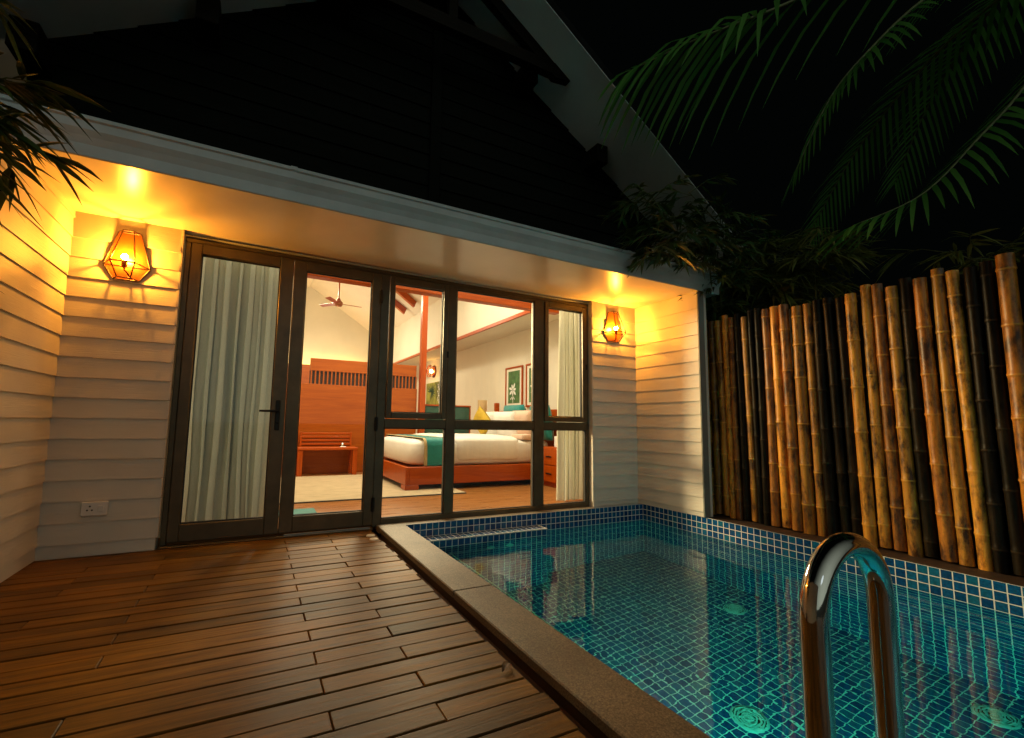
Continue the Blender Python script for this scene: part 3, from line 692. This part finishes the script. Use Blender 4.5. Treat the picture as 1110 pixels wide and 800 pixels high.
bamboo_plant('bamboo_plant','dim bamboo behind the far right of the fence',(5.3,-2.6,-.32),[
  ([(5.3,-2.6,-.3),(5.3,-2.6,1.6),(5.25,-2.5,2.2),(5.2,-2.3,2.4)],14,.4,11),
  ([(5.4,-2.9,-.3),(5.4,-2.9,1.6),(5.35,-2.85,2.2),(5.2,-2.8,2.45)],14,.4,11)],leafm=M_leaf_lit,L=(.18,.28))
# potted bamboo by the left wall
t=bamboo_plant('bamboo_plant','bamboo with long drooping leaves hanging in front of the left wall',(-.93,-2.2,.25),[
  ([(-.95,-2.2,.25),(-.97,-2.15,1.3),(-.93,-1.85,1.9),(-.87,-1.6,2.08)],20,.21,9),
  ([(-.93,-2.25,.25),(-.96,-2.2,1.3),(-.93,-1.9,1.75),(-.86,-1.62,1.84)],20,.20,9),
  ([(-.91,-2.2,.25),(-.96,-2.1,1.4),(-.95,-1.85,2.2),(-.93,-1.65,2.42)],16,.19,8)],L=(.13,.22))
m=MB(); m.lathe([(.001,.0),(.11,0),(.15,.24),(.165,.30),(.15,.30),(.14,.25),(.001,.25)],(-.93,-2.2,.003),24)
tag(m.build('plant_pot',M_pot),'dark glazed pot holding bamboo by the left wall','pot')
# palm
crown=Vector((6.55,-3.1,5.45))
palm=thing('palm_tree','tall palm whose green fronds arch over the fence and pool','palm tree',(6.7,-3.2,-.32))
m=MB(); m.tube([(6.75,-3.25,-.32),(6.72,-3.2,1.5),(6.66,-3.15,3.4),crown],[.17,.13,.11,.10],14); m.build('trunk',M_trunk,palm)
def bez(P,n=40):
    out=[]; k=len(P)-1
    for i in range(n+1):
        q=i/n*k; a=min(int(q),k-1); f=q-a
        p0=P[max(a-1,0)];p1=P[a];p2=P[a+1];p3=P[min(a+2,k)]
        out.append(.5*((2*p1)+(-p0+p2)*f+(2*p0-5*p1+4*p2-p3)*f*f+(-p0+3*p1-3*p2+p3)*f**3))
    return out
def frond(P,LL,n,droop,sweep=.5,w0=.026):
    P=[Vector(p) for p in P]; c=bez(P,n); st=MB()
    st.tube(c,[.016*(1-i/len(c))+.003 for i in range(len(c))],7); lm=MB()
    for i in range(4,len(c)):
        f=i/(len(c)-1); tg=(c[min(i+1,len(c)-1)]-c[max(i-1,0)]).normalized(); sd=tg.cross(Vector((0,0,1))).normalized()
        env=math.sin(PI*(.10+.80*f))**.6
        for s in (-1,1):
            for rep in (0,):
                d=(sd*s*(1-.35*f)+tg*(sweep+.5*f)+Vector((0,0,random.uniform(-.12,.06)))).normalized(); L=LL*env*random.uniform(.9,1.08); w=w0
                dr=droop*random.uniform(.8,1.2); n_=d.cross(tg).normalized(); prof=((0,.5),(.15,1),(.5,.9),(.8,.55),(1,.04)); A=[];B=[]
                for g,k in prof:
                    q=c[i]+d*L*g+Vector((0,0,-dr*L*g*g)); A.append(q+tg*w*k); B.append(q-tg*w*k)
                i0=len(lm.v); lm.v+=[tuple(q) for q in A+B]; nn=len(prof)
                for a in range(nn-1): lm.f.append((i0+a,i0+a+1,i0+nn+a+1,i0+nn+a)); lm.uv.append(None); lm.sm.append(True)
    r=st.build('frond',M_stem,palm); lm.build('leaflets',M_leafp,r)
frond([crown,(4.98,-2.37,5.08),(3.84,-1.84,4.45),(3.5,-1.65,4.29),(3.2,-1.38,4.19),(2.85,-1.07,4.03)],.80,24,.75,w0=.030)
frond([crown,(5.48,-2.72,4.99),(4.75,-2.41,4.41),(4.28,-2.23,3.93),(4.01,-2.05,3.53),(3.80,-1.87,2.94)],.46,40,.35)
frond([crown,(6.22,-2.95,4.63),(5.69,-2.69,3.79),(5.23,-2.52,3.29),(4.72,-2.31,2.77),(4.24,-2.04,2.51)],.55,34,.35,w0=.029)
frond([crown,(6.7,-2.0,5.2),(7.0,-1.0,4.6),(7.2,-.3,3.8)],.6,40,.4)
frond([crown,(7.3,-3.5,5.3),(8.2,-3.9,4.5),(8.6,-4.1,3.6)],.6,36,.4)
frond([crown,(6.4,-3.9,5.3),(6.1,-4.8,4.6),(5.9,-5.3,3.7)],.6,36,.4)
frond([crown,(7.0,-2.4,5.6),(7.6,-1.6,5.2),(8.0,-1.0,4.4)],.6,36,.4)

# ------------------------------------------------------------------ room
ZF=.05; XW=4.2; YE=10.7
m=MB()
y=.07
while y<YE:
    m.box(-1.09,XW,y,min(y+.118,YE),-.02,ZF,.0015); y+=.1195
struct('room_floor',m,M_floor)
IZ=AZ-.06
m=MB()
m.face([(-1.1,.12,ZF),(-1.1,YE,ZF),(-1.1,YE,IZ-SL*2.47),(-1.1,.12,IZ-SL*2.47)])
m.face([(XW,.12,ZF),(XW,YE,ZF),(XW,YE,2.514),(XW,.12,2.514)])
m.face([(-1.1,YE,ZF),(XW,YE,ZF),(XW,YE,IZ-SL*(XW-AX)),(AX,YE,IZ),(-1.1,YE,IZ-SL*2.47)])
m.face([(XW,.08,ZF),(3.27,.08,ZF),(3.27,.08,2.3),(XW,.08,2.3)]); m.face([(-1.1,.08,ZF),(-.48,.08,ZF),(-.48,.08,2.3),(-1.1,.08,2.3)])
m.face([(-1.1,.08,2.2),(XW,.08,2.2),(XW,.08,3.1),(AX,.08,IZ),(-1.1,.08,IZ-SL*2.47)])
SXI=3.555
m.face([(SXI,.1,2.514),(XW,.1,2.514),(XW,YE,2.514),(SXI,YE,2.514)])
m.face([(SXI,.1,2.514),(SXI,YE,2.514),(SXI,YE,IZ-SL*(SXI-AX)),(SXI,.1,IZ-SL*(SXI-AX))])
struct('room_wall',m,M_cream)
m=MB(); m.face([(AX,.05,IZ),(AX,YE,IZ),(-1.2,YE,IZ-SL*(AX+1.2)),(-1.2,.05,IZ-SL*(AX+1.2))]); m.face([(AX,.05,IZ),(AX,YE,IZ),(XW+.1,YE,IZ-SL*(XW+.1-AX)),(XW+.1,.05,IZ-SL*(XW+.1-AX))])
struct('room_ceiling',m,M_ceilc)
m=MB(); m.box(SXI-.03,SXI+.012,.12,YE-.01,2.488,2.545,.003); struct('room_ceiling_trim',m,M_red)
tb=MB(); tb.box(-1.08,SXI-.032,.86,.98,2.318,2.40,.006); struct('room_tie_beam',tb,M_red)
for yy in (6.22,7.0):
    m=MB(); M_=[(AX+1.15,IZ-SL*1.15+.02),(AX+1.95,IZ-SL*1.95-.02),(AX+1.90,IZ-SL*1.95-.15),(AX+1.10,IZ-SL*1.15-.11)]; m.prism(M_[::-1],1,yy-.05,yy+.05); tag(m.build('roof_rafter',M_red),kind='structure')
# wooden partition with lattice
t=thing('wooden_partition','orange wood room partition with slatted transom and plain top band','partition',(1.4,3.76,ZF))
m=MB(); m.box(-.4,2.58,3.735,3.79,ZF+.001,1.455,.004); m.build('panel',M_panel,t)
m=MB(); m.box(.80,2.56,3.735,3.79,1.665,1.865,.004); m.build('top_band',M_panel,t)
m=MB(); m.box(.80,2.56,3.775,3.788,1.456,1.664); m.build('backing',M_deckdark,t)
m=MB(); x=.812
while x<2.55: m.box(x,x+.022,3.738,3.772,1.456,1.664,.002); x+=.062
m.build('slats',M_panel,t)
m=MB(); m.box(2.585,2.685,3.58,3.68,ZF+.001,4.0,.004); tag(m.build('room_post',M_redz),'slim red wood post standing at the end of the orange partition','post')
t=thing('green_screen','low dark green padded screen with red wood top rail behind the bed','screen',(3.15,3.7,ZF))
m=MB(); m.box(2.69,3.58,3.68,3.74,ZF+.001,1.165,.006); m.build('padded_panel',M_green,t)
m=MB(); m.box(2.69,3.60,3.665,3.755,1.166,1.192,.003); m.box(3.5805,3.60,3.67,3.75,ZF+.001,1.165,.003); m.build('rail',M_red,t)
# light strip on a cabinet at the far wall
m=MB(); m.box(-.6,3.2,10.2,10.66,ZF+.001,2.5,.01); tag(m.build('tall_cabinet',M_panel),'tall plain wood cabinet against the far wall behind the partition','cabinet')
m=MB(); m.box(-.5,3.1,10.5,10.56,2.502,2.53); tag(m.build('cove_light',emit('cove_glow',(1,.62,.16),26)),'warm light strip lying on top of the far tall cabinet','light strip')
# bench
t=thing('luggage_bench','red wood bench with slatted back against the orange partition','bench',(1.08,3.5,ZF))
m=MB(); m.box(.65,1.52,3.33,3.68,.435,.475,.005); m.build('seat',M_red,t)
for x in (.69,1.48):
    for yy in (3.37,3.64):
        m=MB(); m.box(x-.035,x+.035,yy-.03,yy+.03,ZF+.001,.434,.004); m.build('leg',M_redz,t)
m=MB()
for zz in (.515,.57,.625,.675): m.box(.73,1.45,3.66,3.685,zz-.018,zz+.014,.003)
m.box(.70,.7298,3.655,3.69,.476,.70,.003); m.box(1.4502,1.48,3.655,3.69,.476,.70,.003)
m.build('slatted_back',M_red,t)
m=MB(); m.box(1.27,1.36,3.45,3.55,.476,.482,.002); m.lathe([(.02,0),(.022,.05),(.001,.05)],(1.31,3.5,.483),10); tag(m.build('bottle_tray',M_steel),'small shiny tray and bottle on the red wood bench','tray')
# rug
m=MB(); m.box(-.5,2.35,1.14,3.30,ZF+.001,ZF+.013,.004); tag(m.build('rug',M_rug),'large tan woven rug on the wooden room floor','rug')
m=MB(); m.box(-.5,2.35,1.118,1.1395,ZF+.001,ZF+.011,.002); m.build('border',M_hole,bpy.data.objects['rug'])
m=MB(); m.box(.2,.60,.50,.74,ZF+.001,ZF+.018,.005); tag(m.build('bath_mat',M_teal),'small teal mat just inside the glass door','mat')
# bed
t=thing('bed','large red wood bed with white mattress and duvet','bed',(2.85,2.4,ZF))
m=MB(); m.box(1.715,1.765,1.50,3.40,.12,.335,.006); m.box(1.7655,4.0,1.50,1.55,.12,.335,.006); m.box(1.7655,4.0,3.35,3.40,.12,.335,.006); m.box(1.7655,4.0,1.551,3.349,.20,.31)
m.build('frame',M_red,t)
for (x,yy) in ((1.715,1.499),(1.715,3.22)):
    m=MB(); m.box(x-.002,x+.17,yy-.002,yy+.17,ZF+.001,.119,.004); m.build('leg',M_red,t)
m=MB(); m.box(2.2,3.9,1.75,3.1,ZF+.001,.119); m.build('plinth',M_hole,t)
def soft(m,x0,x1,y0,y1,z0,z1,r,wob=.006,n=26,sd=0):
    """rounded cushion block"""
    rows=[]; cx,cy,cz=(x0+x1)/2,(y0+y1)/2,(z0+z1)/2; hx,hy,hz=(x1-x0)/2,(y1-y0)/2,(z1-z0)/2
    K=18
    for a in range(K+1):
        th=PI*a/K; row=[]
        for k in range(n*2):
            ph=2*PI*k/(n*2); d=Vector((math.sin(th)*math.cos(ph),math.sin(th)*math.sin(ph),-math.cos(th)))
            # superellipsoid-like box
            e=.28
            sg=lambda v:math.copysign(abs(v)**e,v)
            ct,st_=sg(math.cos(th)),abs(math.sin(th))**e
            p=Vector((cx+hx*st_*sg(math.cos(ph)),cy+hy*st_*sg(math.sin(ph)),cz-hz*ct))
            w=mnoise.noise(p*4+Vector((sd,sd,0)))*wob; row.append(p+d*w)
        rows.append(row)
    m.grid(rows,close_u=True)
m=MB(); soft(m,1.79,3.98,1.555,3.345,.315,.665,.05,.012); m.build('mattress',M_linen,t)
m=MB(); soft(m,2.30,3.42,1.525,3.37,.36,.705,.05,.022,sd=3); m.build('duvet',M_linen,t)
m=MB(); m.box(3.98,4.05,1.42,3.46,.12,1.10,.01); m.box(3.975,4.055,3.40,3.47,1.10,1.25,.008); m.build('headboard',M_red,t)
def drape(m,x0,x1,y0,y1,zt,zb,off=.0):
    prof=[(y0-.012-off,zb),(y0-.010-off,zt-.08),(y0+.0-off,zt-.025),(y0+.04,zt+.004+off)]+[(y0+.04+(y1-y0-.08)*k/8,zt+.006+off) for k in range(1,9)]+[(y1+.01+off,zt-.05),(y1+.012+off,zb)]
    rows=[]
    for i in range(9):
        x=x0+(x1-x0)*i/8; rows.append([(x+.004*math.sin(j*1.7+i),p[0]+.004*math.sin(i*1.3+j),p[1]+.004*math.sin(i*2.1+j*.6)) for j,p in enumerate(prof)])
    m.grid(rows)
t2=thing('bed_throw','teal throw with tan borders laid across the foot of the bed','throw',(2.1,2.4,.67))
m=MB(); drape(m,1.99,2.33,1.548,3.35,.667,.345,.004); m.build('teal_cloth',M_teal,t2)
m=MB(); drape(m,1.95,1.992,1.548,3.35,.667,.345,.007); drape(m,2.328,2.36,1.548,3.35,.667,.345,.007); m.build('border',M_tan,t2)
def pillow(label,c,w,h,th,mt,yaw=0,tilt=0,roll=0,name='pillow'):
    m=MB(); rows=[]; n=16
    Mx=Matrix.Translation(c)@Matrix.Rotation(yaw,4,'Z')@Matrix.Rotation(tilt,4,'Y')@Matrix.Rotation(roll,4,'X')
    for s in (1,-1):
        rows=[]
        for i in range(n+1):
            row=[]
            for j in range(n+1):
                a,b_=2*i/n-1,2*j/n-1
                k=((1-a**4)*(1-b_**4))**.5 if abs(a)<1 and abs(b_)<1 else 0
                pin=1-.08*(1-abs(a))*abs(b_)**3-.0; pin2=1-.08*(1-abs(b_))*abs(a)**3
                p=Vector((s*(th/2*k+.002),a*w/2*pin,b_*h/2*pin2)); p.x+=.01*mnoise.noise(Vector((a*2,b_*2,c[0]*5+c[1]*3)))*k*s
                row.append(Mx@p)
            rows.append(row if s>0 else row[::-1])
        m.grid(rows)
    return tag(m.build(name,mt),label,'pillow' if name=='pillow' else 'cushion','pillows at the head of the bed')
pillow('mustard yellow cushion standing on its corner in front of the pillows',(3.30,2.62,.905),.36,.36,.12,M_yellow,0.15,-.18,PI/4,name='cushion')
pillow('plain white pillow leaning behind the mustard yellow cushion',(3.66,3.0,.86),.68,.44,.17,M_linen,0,-.25)
pillow('white pillow leaning between the yellow cushion and the peach tinged pillow',(3.48,2.12,.86),.62,.42,.18,M_linen,.05,-.35)
pillow('peach tinged pillow leaning nearest the window',(3.55,1.74,.87),.44,.42,.18,M_peach,.1,-.3)
pillow('teal pillow showing over the top of the white pillows',(3.80,2.42,.96),.62,.44,.16,M_teal,0,-.15)
pillow('dark teal pillow against the headboard beside the nightstand',(3.80,1.70,.90),.5,.50,.16,M_teal,0,-.12)
m=MB(); soft(m,3.40,3.74,1.56,1.9,.66,.735,.03,.01,sd=5); tag(m.build('folded_blanket',M_peach),'peach folded blanket on the bed below the pillows','blanket')
# nightstand
def nightstand(label,x0,x1,y0,y1):
    t=thing('nightstand',label,'nightstand',((x0+x1)/2,(y0+y1)/2,ZF),'nightstands beside the bed')
    m=MB(); m.box(x0,x1,y0,y1,.10,.575,.006); m.box(x0+.03,x1-.03,y0+.03,y1-.03,ZF+.001,.0995); m.build('cabinet',M_redz,t)
    for a,c in ((.12,.33),(.345,.555)):
        m=MB(); m.box(x0-.014,x0-.0005,y0+.02,y1-.02,a,c,.003); d=m.build('drawer',M_redz,t)
        h=MB(); h.box(x0-.028,x0-.0145,(y0+y1)/2-.06,(y0+y1)/2+.06,(a+c)/2-.008,(a+c)/2+.008,.003); h.build('handle',M_black,d)
    m=MB(); m.box(x1-.03,x1,y0,y1,.5755,1.05,.004); m.build('back_board',M_redz,t)
nightstand('red wood nightstand with two drawers beside the right curtain',3.62,4.1,1.02,1.44)
nightstand('red wood nightstand on the far side of the bed, mostly hidden',3.62,4.1,3.48,3.64)
m=MB(); m.box(3.70,3.82,1.10,1.24,.576,.72,.006); tag(m.build('tissue_box',M_linen),'white box standing on the near nightstand','box')
t=thing('table_lamp','tan drum shaded table lamp behind the yellow cushion','lamp',(3.78,3.56,.576))
m=MB(); m.lathe([(.001,0),(.07,0),(.07,.015),(.015,.03),(.012,.50)],(3.78,3.56,.577),16); m.build('stand',M_red,t)
m=MB(); m.lathe([(.085,.44),(.085,.72)],(3.78,3.56,.577),20); m.build('lamp_shade',M_shade,t)
# pictures on the right wall
def picture(label,y0,y1,z0,z1):
    t=thing('framed_print',label,'picture',(XW,(y0+y1)/2,z0),'framed flower prints on the right wall')
    m=MB(); w=.03; X0,X1=XW-.03,XW-.002
    m.box(X0,X1,y0,y1,z0,z0+w,.003); m.box(X0,X1,y0,y1,z1-w,z1,.003); m.box(X0,X1,y0,y0+w,z0+w+.0005,z1-w-.0005,.003); m.box(X0,X1,y1-w,y1,z0+w+.0005,z1-w-.0005,.003); m.build('frame',M_red,t)
    m=MB(); m.box(XW-.016,XW-.006,y0+w,y1-w,z0+w,z1-w); m.build('mount',M_mat_board,t)
    m=MB(); q=.078; m.box(XW-.019,XW-.0165,y0+q+.02,y1-q-.02,z0+q,z1-q); a=m.build('print',M_art,t)
    m=MB(); cy,cz=(y0+y1)/2+.03,(z0+z1)/2-.05
    for k in range(7):
        A=2*PI*k/7+.3; L=.11 if k%2 else .14; d=(math.cos(A),math.sin(A)); n=(-d[1],d[0]); w=.024
        m.face([(XW-.0205,cy+d[0]*L*f+n[0]*w*g,cz+d[1]*L*f+n[1]*w*g) for f,g in ((.05,0),(.5,1),(.8,.8),(1,0),(.8,-.8),(.5,-1))])
    for k in range(5):
        m.face([(XW-.0205,cy-.05+.03*k+.012*math.cos(A),cz-.16+.02*(k%2)+.02*math.sin(A)) for A in [2*PI*j/8 for j in range(8)]])
    m.box(XW-.0205,XW-.0195,cy-.006,cy+.006,cz-.24,cz-.05)
    m.build('flower',M_petal,a)
picture('red framed print of a white flower on green, left one of the pair',2.82,3.41,1.165,1.90)
picture('red framed print of a white flower on green, right one of the pair',2.11,2.71,1.165,1.90)
t=thing('palm_painting','unframed green and gold palm painting on the right wall beyond the post','painting',(XW,7.1,1.33))
m=MB(); m.box(XW-.04,XW-.003,6.55,7.65,1.33,1.905,.003); m.build('canvas',M_palmart,t)
m=MB(); 
for k in range(14):
    A=PI*.05+PI*1.5*k/13; L=.32; cy,cz=7.25,1.66; d=(math.cos(A),math.sin(A)*.75); n=(-d[1],d[0])
    m.face([(XW-.042,cy+d[0]*L*f+n[0]*g*.022,cz+d[1]*L*f+n[1]*g*.022) for f,g in ((.02,.3),(.4,1),(1,0),(.4,-1),(.02,-.3))])
m.build('painted_leaves',M_darkleaf,t)
m=MB()
for k in range(9): m.box(XW-.0425,XW-.0405,6.70+.03*(k%3),6.74+.03*(k%3)+.02*(k%2),1.36+.055*k,1.40+.055*k)
m.build('painted_blossom',M_petal,t)
# room wall lamp
t=thing('room_wall_lamp','small lit caged lamp on the room wall above the palm painting','wall lamp',(XW,7.2,2.2))
m=MB(); c=Vector((XW,7.2,2.2))
for k in range(6):
    A=2*PI*k/6; d=Vector((0,math.cos(A),math.sin(A))); d2=Vector((0,math.cos(A+PI/3),math.sin(A+PI/3)))
    m.tube([c+d*.10,c+d*.17+Vector((-.14,0,0))],.008,6); m.tube([c+d*.17+Vector((-.14,0,0)),c+d2*.17+Vector((-.14,0,0))],.008,6); m.tube([c+d*.17+Vector((-.14,0,0)),c+Vector((-.22,0,0))],.008,6)
m.build('cage',M_red,t)
m=MB(); m.lathe([(.16,-.004),(.16,-.015),(.001,-.02)],c,16,axis='x'); m.build('back_plate',M_copper,t)
m=MB(); m.lathe([(.05*math.sin(a*PI/8)+.0005,-.08-.05*math.cos(a*PI/8)) for a in range(9)],c,14,axis='x'); m.build('bulb',M_bulb2,t)
# ceiling fan
fx,fy,fz=1.555,6.2,3.40
t=thing('ceiling_fan','three blade ceiling fan hanging on a long rod in the lit room','ceiling fan',(fx,fy,fz))
m=MB(); m.tube([(fx,fy,fz+.08),(fx,fy,IZ-SL*.183-.01)],.014,10); m.lathe([(.001,0),(.06,-.02) if False else (.05,.09),(.012,.16)],(fx,fy,fz),12); m.build('rod',M_redz,t)
m=MB(); m.lathe([(.001,-.05),(.07,-.035),(.09,.0),(.09,.05),(.05,.09),(.001,.09)],(fx,fy,fz),18); m.build('motor',M_holder,t)
for k,A in enumerate((.12,2.25,4.1)):
    Mx=Matrix.Translation((fx,fy,fz+.02))@Matrix.Rotation(A,4,'Z')@Matrix.Rotation(.22,4,'X'); m=MB(); m.box(.08,.50,-.055,.055,-.006,.006,.003,M=Mx); m.build('blade',M_redz,t)
# curtains
def curtain(name,label,x0,x1,y,z0,z1,nf,amp,seed,taper=0,flare=0,mt=None):
    r=random.Random(seed); m=MB(); n=nf*14; am=[amp*r.uniform(.45,1.3) for _ in range(nf+3)]; wd=[r.uniform(.55,1.5) for _ in range(nf)]
    tot=sum(wd); cum=[0]
    for q in wd: cum.append(cum[-1]+q/tot)
    rows=[]; K=26
    for i in range(K+1):
        f=i/K; z=z1+(z0-z1)*f; row=[]
        for j in range(n+1):
            k=j/14; a=min(int(k),nf-1); u=cum[a]+(cum[a+1]-cum[a])*(k-a)
            A=am[a]*(1-(k-a))+am[a+1]*(k-a)
            xx=x0+(x1-x0-taper*f)*u+flare*f*(u-.5)+.35*A*math.sin(4*PI*k+1.0)
            yy=y+A*(.7+.3*min(1,f*2))*math.sin(2*PI*k+.4*math.sin(2.5*f+a*1.7))+.015*mnoise.noise(Vector((u*6,f*3,seed)))
            xx+=.022*mnoise.noise(Vector((u*4,f*2.2,seed+9)))*(f+.15)
            row.append((xx,yy,z+(.014*mnoise.noise(Vector((u*9,0,seed))) if i==K else 0)))
        rows.append(row)
    m.grid(rows); return tag(m.build(name,mt or M_curt),label,'curtain')
curtain('curtain','pale pleated curtain hanging behind the left glass door leaf',-.44,.155,.27,.09,2.28,7,.05,3,mt=M_curt_dim)
curtain('curtain','cream pleated curtain gathered behind the right end of the window',3.06,3.43,.25,.062,2.28,6,.045,8,flare=.08)

# ------------------------------------------------------------------ lights
def area(name,loc,rot,size,power,col):
    l=bpy.data.lights.new(name,'AREA'); l.energy=power; l.size=size; l.color=col; o=bpy.data.objects.new(name,l); o.location=loc; o.rotation_euler=rot; C.objects.link(o); return o
WARM=(1,.86,.60)
area('room_light',(.9,2.2,3.6),(0,0,0),2.4,92,WARM)
area('room_light',(2.2,2.3,3.8),(0,0,0),2.4,92,WARM)
area('room_light',(2.6,1.2,3.4),(0,0,0),1.6,30,WARM)
area('room_light',(1.3,7.0,3.9),(0,0,0),.6,150,WARM)
area('room_light',(1.3,8.2,1.5),(PI,0,0),.8,60,WARM)
def spot(name,loc,aim,power,ang,col,r):
    l=bpy.data.lights.new(name,'SPOT'); l.energy=power; l.spot_size=math.radians(ang); l.spot_blend=.7; l.shadow_soft_size=r; l.color=col
    o=bpy.data.objects.new(name,l); o.location=loc; o.rotation_euler=(Vector(aim)-Vector(loc)).to_track_quat('-Z','Y').to_euler(); C.objects.link(o)
spot('room_spotlight',(.10,3.3,2.62),(4.1,-2.0,.6),2100,44,(1,.74,.38),.5)
spot('room_spotlight',(2.0,3.2,2.62),(.85,-2.3,0),620,40,(1,.80,.48),.55)
sun=bpy.data.lights.new('moon','SUN'); sun.energy=.03; sun.angle=math.radians(12); sun.color=(.72,.86,1)
so=bpy.data.objects.new('moon',sun); so.rotation_euler=(math.radians(58),0,math.radians(-24)); so.location=(0,-6,8); C.objects.link(so)

w=bpy.data.worlds.new('World'); sc.world=w; w.use_nodes=True; nt=w.node_tree; bg=nt.nodes['Background']
tc=N(nt,'ShaderNodeTexCoord'); sx=N(nt,'ShaderNodeSeparateXYZ'); nt.links.new(tc.outputs['Generated'],sx.inputs[0])
# night sky: black overhead and to the north, added fill glow low in the south (behind the terrace)
dt=N(nt,'ShaderNodeVectorMath',operation='DOT_PRODUCT'); dt.inputs[1].default_value=Vector((-.16,-.96,.08)).normalized(); nt.links.new(tc.outputs['Generated'],dt.inputs[0])
r1=N(nt,'ShaderNodeMapRange'); r1.inputs['From Min'].default_value=.15; r1.inputs['From Max'].default_value=1.0
nt.links.new(dt.outputs['Value'],r1.inputs['Value'])
mu=N(nt,'ShaderNodeMath',operation='POWER'); mu.inputs[1].default_value=1.4; nt.links.new(r1.outputs[0],mu.inputs[0])
mixn=N(nt,'ShaderNodeMix',data_type='RGBA'); mixn.inputs[6].default_value=(.0006,.0009,.0008,1); mixn.inputs[7].default_value=(.37,.42,.35,1)
nt.links.new(mu.outputs[0],mixn.inputs[0]); nt.links.new(mixn.outputs[2],bg.inputs['Color']); bg.inputs['Strength'].default_value=1.0

# ------------------------------------------------------------------ camera
cam=bpy.data.cameras.new('camera'); co=bpy.data.objects.new('camera',cam); C.objects.link(co); sc.camera=co
yaw,pit,rol=math.radians(-26.696),math.radians(5.8835),math.radians(1.0129)
fw=Vector((-math.sin(yaw)*math.cos(pit),math.cos(yaw)*math.cos(pit),math.sin(pit))); rt=Vector((math.cos(yaw),math.sin(yaw),0)); up=rt.cross(fw)
r2=math.cos(rol)*rt+math.sin(rol)*up; u2=-math.sin(rol)*rt+math.cos(rol)*up
mw=Matrix(((r2.x,u2.x,-fw.x,.04),(r2.y,u2.y,-fw.y,-3.7937),(r2.z,u2.z,-fw.z,.8842),(0,0,0,1))); co.matrix_world=mw
cam.sensor_width=36; cam.lens=486.79/1110*36; cam.shift_x=33.85/1110; cam.shift_y=8.18/1110; cam.clip_start=.02; cam.clip_end=600
# ------------------------------------------------------------------ render settings
sc.view_settings.view_transform='Standard'; sc.view_settings.look='None'; sc.view_settings.exposure=0; sc.view_settings.gamma=1; sc.view_settings.use_curve_mapping=False
cy=sc.cycles; cy.use_denoising=True; cy.max_bounces=10; cy.diffuse_bounces=4; cy.glossy_bounces=5; cy.transmission_bounces=8; cy.transparent_max_bounces=16
cy.caustics_reflective=False; cy.caustics_refractive=True; cy.sample_clamp_indirect=3; cy.sample_clamp_direct=0; cy.blur_glossy=.3
try: cy.denoiser='OPENIMAGEDENOISE'; cy.denoising_input_passes='RGB_ALBEDO_NORMAL'
except Exception: pass
